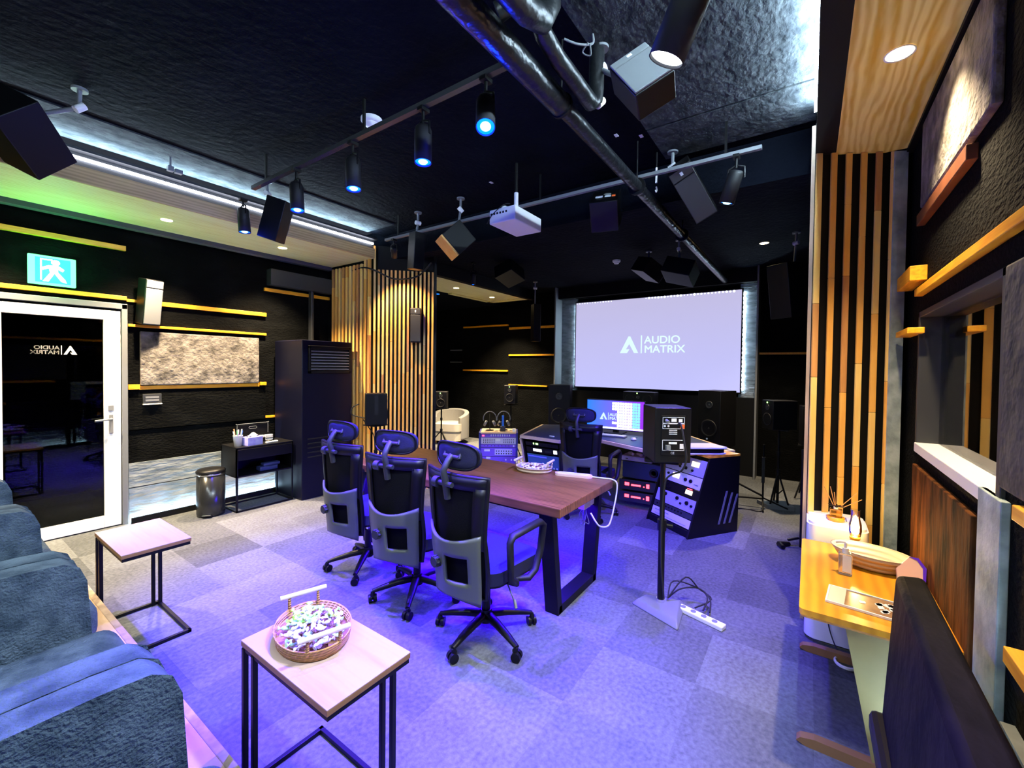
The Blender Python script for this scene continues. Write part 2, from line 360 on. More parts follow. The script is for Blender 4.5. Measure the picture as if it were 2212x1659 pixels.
# walls
w = MB(); w.bx(1.30, 3.52, YL, YL + .12, .62, 3.4); w.bx(-3, .30, YL, YL + .12, 0, 3.4); w.bx(.30, 1.30, YL, YL + .12, 2.22, 3.4)
struct(w.build('wall_left', 'wall'))
struct(MB().bx(1.31, 3.52, YL - .03, YL + .09, .0, .345).bx(1.31, 3.52, YL - .03, YL + .09, .355, .60).build('trim_14', 'wall_low'))
struct(MB().bx(1.31, 3.52, YL - .015, YL + .1, .60, .93).bx(1.31, 2.63, YL - .03, YL + .1, .94, 1.26).build('trim_15', 'wall'))
sbox('wall_rear_left', 3.5, 3.62, 5.3, 8.2, 0, 3.3, 'wall')
sbox('wall_nook', 3.5, XB, 8.1, 8.2, 0, 3.3, 'wall')
sbox('wall_back', XB, XB + .12, -.6, 8.2, 0, 3.4, 'wall')
wr = MB(); wr.bx(-3, 1.93, YR - .12, YR, 0, 3.3); wr.bx(3.22, XB, YR - .12, YR, 0, 3.3)
wr.bx(1.93, 3.22, YR - .12, YR, 0, 1.19); wr.bx(1.93, 3.22, YR - .12, YR, 1.95, 3.3)
struct(wr.build('wall_right', 'wall'))
struct(MB().bx(-3.1, -3, -.9, 8.2, 0, 3.5).build('wall_behind', 'wall'))
# baseboard with a light slot behind its lip
sbox('baseboard_left', 1.31, 3.5, YL - .11, YL - .09, 0, .06, 'black_wood')
struct(MB().bx(1.32, 3.48, YL - .07, YL - .045, .02, .04).build('trim_16', 'led_low'))
sbox('baseboard_right', .2, 2.15, YR + .10, YR + .12, 0, .06, 'black_wood')
struct(MB().bx(.2, 2.15, YR + .05, YR + .075, .02, .04).build('trim_17', 'led_low'))
struct(MB().bx(.2, 1.80, YR, YR + .03, .0, .62).build('trim_18', 'wall_low'))
# riser under the armchairs
r = MB(); r.bx(-3, .655, -.45, 4.14, 0, .19); struct(r.build('trim_19', 'black_wood'))
struct(MB().bx(-3, .65, -.45, 4.135, .19, .2).build('trim_20', 'floorwood'))
struct(MB().bx(.64, .672, -.45, 4.145, .185, .203).build('trim_21', 'slat_side', bevel=.004))
# LED lines
struct(MB().bx(.35, 3.47, 4.60, 4.624, 3.172, 3.190).build('trim_22', 'led_tube'))
struct(MB().bx(.0, 3.47, 4.632, 4.650, 3.246, 3.256).build('trim_24', 'led_cove'))
struct(MB().bx(-1, 3.35, -.004, .010, 3.27, 3.30).build('trim_23', 'led'))
# ------------- door
d = thing('door_1', '', '', (.75, YL, 0)); del d['label']; del d['category']; d['kind'] = 'structure'
f = MB(); f.bx(.33, .40, YL - .06, YL + .06, 0, 2.2); f.bx(1.255, 1.30, YL - .06, YL + .06, 0, 2.2); f.bx(.33, 1.30, YL - .06, YL + .06, 2.15, 2.205)
f.build('door_frame', 'mid_grey', d, .004, world=True)
lf = MB(); y0, y1 = YL - .045, YL - .005
lf.bx(.40, .49, y0, y1, .01, 2.13); lf.bx(1.125, 1.25, y0, y1, .01, 2.13); lf.bx(.49, 1.125, y0, y1, 2.035, 2.13); lf.bx(.49, 1.125, y0, y1, .01, .125)
leaf = lf.build('door_leaf', 'white_paint', d, .005, world=True)
dgl = MB().bx(.49, 1.125, YL - .028, YL - .018, .125, 2.035).build('door_glass', 'dark_glass', d, world=True); MW[dgl.name] = MW[d.name]
hd = MB(); hd.bx(1.16, 1.19, y0 - .008, y0, .93, 1.11); hd.tube([(1.175, y0 - .005, 1.07), (1.175, y0 - .05, 1.07), (1.05, y0 - .055, 1.062)], .010); hd.bx(1.155, 1.195, y0 - .006, y0, 1.15, 1.20)
hdo = hd.build('door_handle', 'mid_grey', d, .002, world=True); hdo.parent = leaf
# emblem: wedge-shaped A, bar and two lines of lettering
APOLY = [(0, 0), (.39, 0), (.53, .23), (.33, .23), (.51, .55), (.78, 0), (1, 0), (.56, 1), (.46, 1)]
def logo(parent, X, h, mat, dp=.002):
    # h: emblem height; local x right, y up, z out of the surface; origin bottom-left
    m = MB(); m.prism([(x * 1.12 * h, y * h) for x, y in APOLY], 0, dp, X=X); m.build('emblem_mark', mat, parent, world=True)
    MB().bx(1.27 * h, 1.34 * h, -.02 * h, 1.04 * h, 0, dp, X=X).build('emblem_bar', mat, parent, world=True)
    sx = Matrix.Diagonal((1.06, 1, 1, 1))
    text_mesh('AUDIO', .60 * h, 'lettering_audio', mat, parent, X @ T(1.46 * h, .56 * h, 0) @ sx, dp)
    text_mesh('MATRIX', .60 * h, 'lettering_matrix', mat, parent, X @ T(1.46 * h, .02 * h, 0) @ sx, dp)
XD = Matrix(((-1, 0, 0, .945), (0, 0, 1, YL - .034), (0, 1, 0, 1.690), (0, 0, 0, 1)))
logo(dgl, XD, .078, 'white')
# dark room beyond the door
struct(MB().bx(-.4, 2.2, 7.4, 7.5, 0, 3).bx(2.1, 2.2, YL + .12, 7.5, 0, 3).bx(-.5, -.4, YL + .12, 7.5, 0, 3).build('wall_corridor', 'wall'))
# ------------- wooden trims on the left wall
def board(name, x0, x1, z0, z1, y=YL, th=.035, mat='orange_wood', m=None):
    (m or MB()).bx(x0, x1, y - th, y, z0, z1).build(name, mat, None, .003)
LT = [(-.4, 1.297, 2.735, 2.783), (-.4, 1.302, 2.245, 2.285), (1.52, 2.64, 2.222, 2.268), (1.31, 2.64, 1.985, 2.012), (2.62, 3.5, 2.545, 2.585), (2.63, 2.82, .945, .972)]
ti = 30
for a in LT:
    struct(MB().bx(a[0], a[1], YL - .035, YL, a[2], a[3]).build('trim_%d' % ti, 'orange_wood', None, .003)); ti += 1
struct(MB().bx(1.308, 1.40, YL - .035, YL, 1.35, 1.40).bx(2.565, 2.64, YL - .035, YL, 1.36, 1.40).bx(1.40, 2.565, YL - .012, YL, 1.345, 1.385).build('trim_%d' % ti, 'orange_wood', None, .002)); ti += 1
struct(MB().bx(1.305, 1.40, YL - .02, YL, 2.235, 2.262).build('trim_%d' % ti, 'orange_wood')); ti += 1
# right wall trims
RT = [(2.30, 3.20, 2.42, 2.48, 'brown'), (.6, 3.20, 2.035, 2.075, 'o')]
for a in RT:
    struct(MB().bx(a[0], a[1], YR, YR + .035, a[2], a[3]).build('trim_%d' % ti, PM('dark_red_brown_trim', (.10, .030, .010), .5, col2=(.16, .05, .018), nscale=9.) if a[4] == 'brown' else 'orange_wood', None, .003)); ti += 1
struct(MB().bx(3.10, 3.5, YR, YR + .07, 2.11, 2.19).build('trim_%d' % ti, 'orange_wood', None, .003)); ti += 1
struct(MB().bx(3.12, 3.5, YR, YR + .07, 1.83, 1.862).build('trim_%d' % ti, 'orange_wood', None, .003)); ti += 1
struct(MB().bx(.6, 1.675, YR, YR + .055, 1.235, 1.275).build('trim_%d' % ti, 'orange_wood', None, .003)); ti += 1
struct(MB().bx(.6, 1.70, YR, YR + .055, .84, .885).build('trim_%d' % ti, 'orange_wood', None, .003)); ti += 1
struct(MB().bx(1.88, 2.09, YR, YR + .022, 0, 1.235).build('trim_%d' % ti, 'post', None, .003)); ti += 1
# back wall trims
BT = [(.02, .63, 1.862, 1.892), (4.05, 5.30, 2.43, 2.475), (4.05, 5.30, 1.868, 1.90), (4.35, 5.3, 1.235, 1.26), (5.33, 6.6, 2.515, 2.55), (5.33, 6.6, 1.53, 1.562), (6.65, 7.0, 2.0, 2.02), (6.65, 7.0, 1.72, 1.74)]
for k, a in enumerate(BT):
    struct(MB().bx(XB - .035, XB, a[0], a[1], a[2], a[3]).build('trim_%d' % ti, 'orange_wood' if k < 6 else 'mid_grey', None, .002)); ti += 1
# ------------- window
wn = thing('window_1', '', '', (2.6, YR, 1.2)); del wn['label']; del wn['category']; wn['kind'] = 'structure'
g = MB(); y0, y1 = YR - .12, YR + .012
g.bx(1.93, 1.97, y0, y1, 1.19, 1.95); g.bx(3.19, 3.22, y0, y1, 1.19, 1.95); g.bx(1.93, 3.22, y0, y1, 1.92, 1.95)
g.build('window_frame', 'dark_grey', wn, .003, world=True)
MB().bx(1.95, 3.2, YR - .13, YR + .018, 1.185, 1.235).build('window_sill', 'white_paint', wn, .004, world=True)
MB().bx(1.95, 3.2, YR - .085, YR - .078, 1.235, 1.93).build('pane', 'glass', wn, world=True)
# booth behind the window: dark, with oak slats
struct(MB().bx(1.2, 5.2, -2.0, -1.95, 0, 3).bx(5.1, 5.2, -2., YR - .12, 0, 3).bx(1.2, 1.25, -2., YR - .12, 0, 3).bx(1.2, 5.2, -2, YR - .12, 2.9, 3).bx(1.2, 5.2, -2, YR - .12, -.1, 0).build('wall_booth', 'felt'))
for k, (x, m) in enumerate([(2.50, 'slat_a'), (2.66, 'felt'), (2.83, 'slat_a'), (3.35, 'slat_side')]):
    struct(MB().bx(x, x + .055, YR - .32, YR - .28, .2, 2.9).build('trim_%d' % ti, m)); ti += 1
# acoustic panels on the side walls
t = thing('acoustic_panel', 'mottled grey fabric wall panel between orange boards beside the white door', 'wall panel', (1.98, YL, 1.39), group=None)
MB().bx(1.405, 2.555, YL - .03, YL, 1.39, 1.945).build('panel_face', 'panel', t, .008, world=True)
t = thing('acoustic_panel', 'pale streaked fabric panel high on the right wall under the plywood soffit', 'wall panel', (2.7, YR, 2.55))
MB().bx(2.05, 3.15, YR, YR + .03, 2.50, 2.95).build('panel_face', 'panel', t, .008, world=True)
t = thing('acoustic_panel', 'dark fabric panel beside the window at the right edge', 'wall panel', (1.3, YR, 1.3))
MB().bx(.7, 1.82, YR, YR + .045, 1.29, 1.93).build('panel_face', PM('dark_fabric_panel', (.02, .02, .02), .8, col2=(.06, .055, .05), nscale=6., bump=.5, bscale=12), t, .008, world=True)
t = thing('acoustic_panel', 'brown streaked panel glowing orange below the window', 'wall panel', (2.6, YR, .0))
MB().bx(2.14, 3.18, YR, YR + .025, .03, 1.12).build('panel_face', 'brown_panel', t, .004, world=True)
# ------------- slatted columns (slats stay in one part)
def slat_run(mb, p0, p1, z0, z1, n, w, th, seed, z1s=None):
    # n slats along p0->p1, standing proud toward the camera side (left of direction normal)
    rr = random.Random(seed); a = Vector((p0[0], p0[1], 0)); d = Vector((p1[0] - p0[0], p1[1] - p0[1], 0)); L = d.length; u = d / L
    nrm = Vector((-u.y, u.x, 0));
    if nrm.x > 0: nrm = -nrm
    for k in range(n):
        s = (L - w) * k / (n - 1); X = Matrix(((u.x, nrm.x, 0, a.x), (u.y, nrm.y, 0, a.y), (0, 0, 1, 0), (0, 0, 0, 1)))
        top = z1 if z1s is None else z1s(k); z = z0; kind = rr.choice([0, 0, 1])
        while z < top:
            e = min(top, z + rr.uniform(.45, 1.1)); mb.bx(s, s + w, 0, th, z, e - .0015, mi=kind, X=X); z = e; kind = rr.choice([0, 0, 1, 1, 2])
cr = thing('slatted_column', 'oak slatted column on the right standing beside the glowing lamp table', 'column', (3.5, -.25, 0))
MB().prism([(3.36, .0), (3.62, -.47), (3.9, -.49), (3.9, .0)], 0, 3.0).prism([(3.36, .0), (3.42, -.11), (3.7, -.11), (3.7, .0)], 3.0, 3.2).build('core', 'black_wood', cr, world=True)
m = MB(); slat_run(m, (3.345, -.005), (3.575, -.42), 0, 3.0, 6, .036, .012, 5, lambda k: 3.2 if k < 2 else 2.998)
m.build('slats', ['slat_a', 'slat_b', 'slat_c'], cr, .002, world=True)
m = MB(); m.bx(3.36, 3.9, -.002, .018, 0, 3.19); m.build('side_board', 'slat_side', cr, world=True)
MB().prism([(3.565, -.40), (3.60, -.47), (3.575, -.475), (3.54, -.41)], 0, 2.99).build('edge_strip', 'post', cr, world=True)
cl = thing('slatted_column', 'wide oak slatted column beside the black air conditioner, lit from above', 'column', (3.7, 4.7, 0))
MB().prism([(3.54, 5.6), (3.54, 4.60), (4.07, 4.13), (4.4, 4.4), (4.4, 5.6)], 0, 3.17).build('core', 'black_wood', cl, world=True)
m = MB(); slat_run(m, (3.5, 5.52), (3.5, 4.68), 0, 2.93, 11, .038, .03, 8, lambda k: 2.96 if k < 9 else 3.16)
slat_run(m, (3.50, 4.63), (4.045, 4.10), 0, 2.9, 15, .026, .03, 9, lambda k: 3.16 if k == 0 else 2.86)
m.build('slats', ['slat_a', 'slat_b', 'slat_c'], cl, .002, world=True)
MB().prism([(4.055, 4.10), (4.08, 4.08), (4.10, 4.12), (4.08, 4.14)], 0, 3.0).build('edge_strip', 'metal_black', cl, world=True)
# ------------- projection screen wall
sc = thing('projection_screen', 'large lilac projection screen showing a white emblem and lettering', 'screen', (7.4, 2.27, 1.27))
ssf = MB().bx(7.40, 7.43, .875, 3.68, 1.275, 2.86).build('screen_surface', 'screen', sc, world=True); MW[ssf.name] = MW[sc.name]
MB().bx(7.405, 7.45, .855, 3.70, 1.255, 2.88).build('screen_border', 'black_wood', sc, world=True)
XS = Matrix(((0, 0, -1, 7.399), (-1, 0, 0, 2.80), (0, 1, 0, 1.90), (0, 0, 0, 1)))
logo(ssf, XS, .295, 'logo_white')
m = MB(); rr = random.Random(3)
for k in range(52):
    y = 3.66 - k * .0525
    if 1.9 < y < 2.5 and False: continue
    q = rr.uniform(.006, .016) * (.7 if k < 24 else 1.15)
    if 13 < k < 25: continue
    MB().cyl((7.396, y, 2.845), (7.400, y, 2.845), q, n=10).build('dock_icon', 'white_tile', ssf, world=True)
struct(MB().bx(7.455, XB, .66, .90, 1.2, 3.0).bx(7.455, XB, 3.68, 4.01, 1.2, 3.0).build('trim_%d' % ti, 'wall_low')); ti += 1
struct(MB().bx(7.2, XB, .63, .655, .0, 3.16).bx(7.2, XB, 4.015, 4.04, .0, 3.16).build('trim_%d' % ti, 'mid_grey')); ti += 1
struct(MB().bx(7.3, XB, .655, 4.015, 2.95, 3.16).bx(7.38, XB, .655, 4.015, 0, 1.2).build('trim_%d' % ti, 'black_wood')); ti += 1
m = MB()
for k in range(22): m.cyl((7.44, .862, 1.33 + k * .07), (7.452, .862, 1.33 + k * .07), .018, n=10); m.cyl((7.44, 3.693, 1.33 + k * .07), (7.452, 3.693, 1.33 + k * .07), .012, n=10)
struct(m.build('trim_%d' % ti, 'led')); ti += 1
# ------------------------------------------------------------------ meeting table
def rrect(x0, x1, y0, y1, r, n=6):
    P = []
    for cx_, cy_, a in ((x1 - r, y1 - r, 0), (x0 + r, y1 - r, 90), (x0 + r, y0 + r, 180), (x1 - r, y0 + r, 270)):
        for k in range(n + 1): q = math.radians(a + 90 * k / n); P.append((cx_ + r * math.cos(q), cy_ + r * math.sin(q)))
    return P
tb = thing('meeting_table', 'long dark walnut table with black trapezoid legs in the middle of the room', 'table', (2.74, 2.36, 0))
MB().bx(-.43, .43, -1.12, 1.08, .69, .75).build('tabletop', 'table', tb, .006)
for s in (-1, 1):
    m = MB(); y = -1.0 if s < 0 else .95; zt, zb = .69, .0
    def bar(a, b_, w=.05, X=None):
        pass
    yw = .05
    # trapezoid frame: wide at the top (x), narrower at the floor
    m.hexa([(-.30, y - yw, 0), (-.24, y - yw, 0), (-.24, y + yw, 0), (-.30, y + yw, 0)], [(-.40, y - yw, .69), (-.34, y - yw, .69), (-.34, y + yw, .69), (-.40, y + yw, .69)])
    m.hexa([(.24, y - yw, 0), (.30, y - yw, 0), (.30, y + yw, 0), (.24, y + yw, 0)], [(.34, y - yw, .69), (.40, y - yw, .69), (.40, y + yw, .69), (.34, y + yw, .69)])
    m.bx(-.29, .29, y - yw, y + yw, 0, .055)
    m.build('leg', 'metal_black', tb, .003)
MB().bx(-.38, .38, -1.04, -.98, .655, .69).bx(-.38, .38, .93, .99, .655, .69).bx(-.34, -.30, -1., .95, .65, .69).bx(.30, .34, -1., .95, .65, .69).build('under_frame', 'metal_black', tb)
MB().bx(-.20, -.17, -.95, .9, .678, .690).build('light_strip', 'violet_led', tb)
MB().bx(.17, .20, -.95, .9, .678, .690).build('light_strip', 'violet_led', tb)
# ------------------------------------------------------------------ office chairs
def make_chair(label, loc, rot, group, lower=0.):
    t = thing('office_chair', label, 'chair', loc, rot, group)
    # star base
    m = MB()
    for k in range(5):
        a = math.radians(72 * k + BASEROT); X = RZ(a)
        m.tube([(.02, 0, .125), (.12, 0, .115), (.22, 0, .095), (.30, 0, .075)], [.030, .027, .022, .016], 8, X=X, flat=.8)
    m.cyl((0, 0, .085), (0, 0, .16), .042, .036)
    m.build('star_base', 'plastic', t)
    for k in range(5):
        a = math.radians(72 * k + BASEROT); X = RZ(a) @ T(.30, 0, 0) @ RZ(.7 + k)
        m = MB(); m.cyl((0, -.026, .027), (0, -.006, .027), .027, n=16, X=X); m.cyl((0, .006, .027), (0, .026, .027), .027, n=16, X=X)
        m.cyl((0, -.008, .027), (0, .008, .027), .012, X=X); m.tube([(0, 0, .03), (0.01, 0, .055), (0, 0, .075)], [.016, .017, .012], 8, X=X)
        m.build('caster', 'plastic', t)
    m = MB(); m.cyl((0, 0, .15), (0, 0, .30), .026); m.build('gas_sleeve', 'plastic', t)
    m = MB(); m.cyl((0, 0, .29), (0, 0, .40), .014); m.build('gas_rod', 'chrome', t)
    m = MB(); m.bx(-.12, .10, -.07, .07, .385, .43); m.build('tilt_mechanism', 'plastic', t, .01)
    m = MB(); m.cyl((-.16, .05, .31), (-.16, .05, .40), .028, .024); m.build('tension_cylinder', 'chrome', t)
    m = MB(); m.tube([(.02, -.06, .40), (.0, -.17, .36), (-.02, -.24, .29)], .005, 6); m.tube([(-.015, -.235, .30), (-.03, -.26, .265)], .010, 6); m.build('height_lever', 'mid_grey', t)
    # seat
    m = MB(); P = rrect(-.21, .25, -.24, .24, .09); m.prism(P, .43, .50)
    m.build('seat', 'seat', t, .03, 4)
    m = MB(); P = rrect(-.20, .24, -.23, .23, .09); m.prism(P, .412, .435); m.build('seat_pan', 'plastic', t, .006)
    # armrests: closed loops
    for s in (-1, 1):
        m = MB(); y = s * .285
        m.tube([(-.06, s * .23, .42), (-.05, y - s * .01, .425), (-.11, y, .47), (-.12, y, .67), (-.10, y, .70), (.15, y, .715), (.185, y, .69), (.16, y, .55), (.11, y, .445), (.05, y, .42), (.0, s * .23, .415)], [.016, .018, .019, .020, .021, .021, .019, .018, .018, .017, .015], 8, flat=1.3)
        m.build('armrest', 'plastic_soft', t)
    # back: leaning frame around mesh
    def B(u, v, off=0.):
        # u -1..1 across, v 0..1 up from z .36 to 1.03
        z = .36 + .67 * v; w = .185 + .052 * v ** 1.4 + (.02 * math.sin(PI * min(1, v * 2)) if v < .5 else 0)
        x = -.255 - .05 * v + .055 * math.sin(v * PI) * -1 * .3 + .06 * u * u - off
        return (x, u * w, z)
    m = MB()
    loop = [B(-1, v / 12) for v in range(13)] + [B(-1 + 2 * k / 8, 1) for k in range(1, 8)] + [B(1, v / 12) for v in range(12, -1, -1)] + [B(1 - 2 * k / 8, 0) for k in range(1, 8)]
    m.tube(loop, .014, 8, closed=True); m.build('back_frame', 'plastic', t)
    m = MB(); m.grid(lambda u, v: B(-1 + 2 * u, .02 + .96 * v), 10, 16, .004); m.build('back_mesh', 'mesh', t)
    m = MB(); m.grid(lambda u, v: tuple(Vector(B(-1 + 2 * u, .90 + .1 * v, .014))), 8, 2, .01)
    m.grid(lambda u, v: tuple(Vector(B(.72 + .28 * u, .42 + .5 * v, .014))), 2, 6, .01)
    m.grid(lambda u, v: tuple(Vector(B(-1 + .28 * u, .42 + .5 * v, .014))), 2, 6, .01); m.build('back_border', 'plastic', t)
    # lumbar shell with window
    def Lm(u, v):
        z = .325 + .40 * v - .045 * (1 - abs(2 * u - 1) ** 2) * (1 if v > .5 else -1) * (abs(v - .5) * 2) ** 3
        w = .205 - .02 * (1 - v); y = (-1 + 2 * u) * w
        x = -.335 + .085 * (2 * u - 1) ** 2 + .015 * math.cos(v * PI) ; return (x, y, z)
    m = MB(); m.grid(Lm, 20, 16, .016, skip=lambda u, v: .13 < u < .52 and .30 < v < .68); m.build('lumbar_shell', 'grey_plastic', t)
    m = MB(); m.cyl((-.325, .062, .545), (-.362, .062, .545), .030, .027, 14)
    for k in range(8): q = k * PI / 4; m.cyl((-.33, .062 + .028 * math.cos(q), .545 + .028 * math.sin(q)), (-.358, .062 + .026 * math.cos(q), .545 + .026 * math.sin(q)), .007, n=6)
    m.build('adjusting_knob', 'dark_grey', t)
    # headrest
    m = MB(); m.tube([(-.315, .0, .90), (-.335, 0, 1.0), (-.35, 0, 1.06), (-.315, 0, 1.11), (-.29, 0, 1.13)], [.020, .020, .018, .018, .02], 8)
    m.cyl((-.335, -.055, .985), (-.335, .06, .985), .014); m.cyl((-.335, .05, .985), (-.335, .085, .985), .03, n=14)
    m.cyl((-.29, -.06, 1.125), (-.29, .06, 1.125), .012); m.tube([(-.29, .06, 1.12), (-.27, .06, 1.16)], .010, 6); m.tube([(-.29, -.06, 1.12), (-.27, -.06, 1.16)], .010, 6)
    m.build('headrest_bracket', 'dark_grey', t)
    def Hd(u, v):
        y = (-1 + 2 * u); z = (-1 + 2 * v); r = 1.
        yy = .145 * y; zz = .062 * z * (1 - .12 * abs(y) ** 3); x = -.265 + .045 * y * y - .02 * z * z
        return (x + .0, yy, 1.125 + zz)
    P = [( .170 * math.copysign(abs(math.cos(q)) ** .55, math.cos(q)), .074 * math.copysign(abs(math.sin(q)) ** .75, math.sin(q))) for q in [2 * PI * k / 28 for k in range(28)]]
    m = MB(); vs = []; rings = []
    for (sc_, off) in ((.0, .0), (.55, .0), (.86, -.004), (.98, -.012), (1., -.022), (.98, -.032), (.86, -.038), (.5, -.036), (0., -.034)):
        rings.append([(-.262 + off * -1 + .55 * (p[0] * sc_) ** 2 * 2.6 - .03, p[0] * sc_, 1.13 + p[1] * sc_) for p in P])
    vv = [v for r_ in rings for v in r_]; fs = []
    for i in range(len(rings) - 1):
        for k in range(28): fs.append((i * 28 + k, i * 28 + (k + 1) % 28, (i + 1) * 28 + (k + 1) % 28, (i + 1) * 28 + k))
    m._put(vv, fs, 0, None, True); bmesh.ops.remove_doubles(m.b, verts=m.b.verts[:], dist=1e-5)
    m.build('headrest', 'seat', t)
    m = MB(); m.tube([(-.285 + 1.43 * (p[0] * .97) ** 2, p[0] * .97, 1.13 + p[1] * .97) for p in P], .007, 6, closed=True); m.build('headrest_rim', 'plastic', t)
    K = {}
    for c_ in [x for x in COL.objects if x.parent == t]: K.setdefault(c_.name.split('.')[0], c_)
    for ch, pa in (('back_mesh', 'back_frame'), ('back_border', 'back_frame'), ('adjusting_knob', 'lumbar_shell'), ('headrest_rim', 'headrest'), ('seat_pan', 'seat'), ('height_lever', 'tilt_mechanism'), ('tension_cylinder', 'tilt_mechanism')): K[ch].parent = K[pa]
    return t
BASEROT = 42
make_chair('nearest black mesh office chair at the walnut table, right armrest in full view', (2.02, 1.58, 0), math.radians(-5), 'office chairs in a row at the walnut table')
BASEROT = 61
make_chair('middle black mesh office chair of the row at the walnut table', (2.08, 2.25, 0), math.radians(11), 'office chairs in a row at the walnut table')
BASEROT = 144 - 2
make_chair('farthest black mesh office chair of the row, beside the black air conditioner', (2.15, 2.90, 0), math.radians(2), 'office chairs in a row at the walnut table')
BASEROT = 10
make_chair('black high-back office chair at the control desk, facing the monitor', (4.35, 1.98, 0), math.radians(2), None)
# ------------------------------------------------------------------ C-shaped side tables
def side_table(label, x0, x1, y0, y1, h=.575):
    t = thing('side_table', label, 'side table', ((x0 + x1) / 2, (y0 + y1) / 2, 0), 0, 'C-shaped side tables by the armchairs')
    hx, hy = (x1 - x0) / 2, (y1 - y0) / 2
    MB().bx(-hx, hx, -hy, hy, h - .004, h).build('tabletop', 'pale_top', t, .001)
    MB().bx(-hx, hx, -hy, hy, h - .022, h - .004).build('edge_band', 'edge_wood', t, .001)
    MB().bx(-hx + .004, hx - .004, -hy + .004, hy - .004, h - .04, h - .022).build('top_frame', 'metal_black', t)
    q = .018
    for (a, b_) in ((-1, 1), (1, 1)):
        pass
    for x in (hx - .012 - q, hx - .085):
        MB().bx(x, x + q, -hy + .01, -hy + .01 + q, 0, h - .03).build('post', 'metal_black', t) if False else None
    return t, hx, hy
def c_table(label, x0, x1, y0, y1, h=.575, posts=()):
    t, hx, hy = side_table(label, x0, x1, y0, y1, h); q = .019
    m = MB(); m.bx(-hx + .02, hx, -hy, -hy + q, 0, .02); m.bx(-hx + .02, hx, hy - q, hy, 0, .02); m.bx(hx - q, hx, -hy, hy, 0, .02)
    m.build('floor_frame', 'metal_black', t, .002)
    for (px, py) in posts: MB().bx(px - q / 2, px + q / 2, py - q / 2, py + q / 2, .0, h - .03).build('post', 'metal_black', t, .002)
    return t
c_table('side table with an empty pale wood top in front of the white door', .672, .992, 3.03, 3.58, posts=[(-.15, .255), (-.15, .19), (.12, .26), (.15, .235)])
c_table('near side table with pale wood top carrying the rattan candy tray', .728, 1.058, 1.175, 1.745, posts=[(-.155, .275), (-.155, .20), (.155, -.14), (.155, -.20)])
# ------------------------------------------------------------------ blue armchairs
def armchair(label, y, mat='sofa'):
    t = thing('armchair', label, 'armchair', (-.01, y, .2), 0, 'blue grey armchairs in a row on the riser')
    for s in (-1, 1):
        m = MB(); a0, a1 = (.368, .46) if s > 0 else (-.46, -.368)
        prof = [(-.55, .08), (.41, .08), (.41, .35), (.395, .62), (.375, .675), (.335, .70), (.25, .706), (-.55, .706)]
        X = Matrix(((1, 0, 0, 0), (0, 0, 1, 0), (0, 1, 0, 0), (0, 0, 0, 1)))
        m.prism(prof, a0, a1, X=X); m.build('armrest', mat, t, .040, 5)
    m = MB(); m.bx(-.5, .42, -.345, .345, .10, .28); m.build('seat_base', mat, t, .03, 4)
    m = MB(); m.bx(-.45, .47, -.365, .365, .27, .44); m.build('seat_cushion', mat, t, .06, 5)
    m = MB(); m.hexa([(-.75, -.455, .08), (-.42, -.455, .08), (-.42, .455, .08), (-.75, .455, .08)], [(-.82, -.455, .95), (-.58, -.455, .95), (-.58, .455, .95), (-.82, .455, .95)]); m.build('backrest', mat, t, .07, 5)
    for x in (-.6, .34):
        for s in (-1, 1): MB().cyl((x, s * .36, 0), (x, s * .36, .1), .018, .024).build('leg', 'metal_black', t)
    return t
armchair('nearest blue grey upholstered armchair at the bottom left corner', .865)
armchair('second blue grey armchair, beside the near side table', 1.79)
armchair('third blue grey armchair along the riser, behind the second', 2.72)
armchair('farthest blue grey armchair, beside the white door', 3.645)
# ------------------------------------------------------------------ oval trays with candies
def tray(label, loc, rot, a, b_, mat, group):
    t = thing('oval_tray', label, 'tray', loc, rot, group)
    m = MB(); m.lathe([(0, 0), (.97, 0), (1, .005), (1.04, .038), (1.05, .044), (1.02, .044), (.97, .008), (0, .008)], 40, X=Matrix.Diagonal((a, b_, 1, 1)), cap=False)
    m.build('tray_body', mat, t)
    for s in (-1, 1):
        m = MB(); x = s * a * .93
        for y in (-b_ * .42, b_ * .42): m.cyl((x, y, .03), (x * 1.04, y, .088), .007, .006, 8)
        m.build('handle_posts', mat, t)
        m = MB(); m.cyl((x * 1.05, -b_ * .68, .092), (x * 1.05, b_ * .68, .092), .0095, n=12); m.build('handle_bar', 'cream', t)
    return t
CM = {'white': PM('white_wrapper', (.82, .86, .92), .25, col2=(.55, .5, .85), nscale=40.), 'yellow': PM('yellow_green_wrapper', (.75, .85, .08), .3, col2=(.3, .85, .2), nscale=30.),
      'dark': PM('dark_wrapper', (.05, .02, .03), .2, col2=(.3, .12, .1), nscale=30.), 'pink': PM('pink_wrapper', (.85, .55, .8), .3, col2=(.9, .85, .95), nscale=40.), 'green': PM('pale_green_wrapper', (.35, .85, .45), .3, col2=(.75, .95, .8), nscale=40.)}
def candy_mesh(mat, ln=.032, r=.0095):
    m = MB(); m.tube([(-ln * .85, 0, 0), (-ln * .5, 0, 0), (-ln * .38, 0, 0), (-ln * .1, 0, .001), (ln * .1, 0, .001), (ln * .38, 0, 0), (ln * .5, 0, 0), (ln * .85, 0, 0)], [.010, .002, r * .8, r, r, r * .8, .002, .010], 8, flat=.7)
    o = m.build('wrapped_candy', mat); me = o.data; bpy.data.objects.remove(o); return me
CANDY = {k: candy_mesh(v) for k, v in CM.items()}
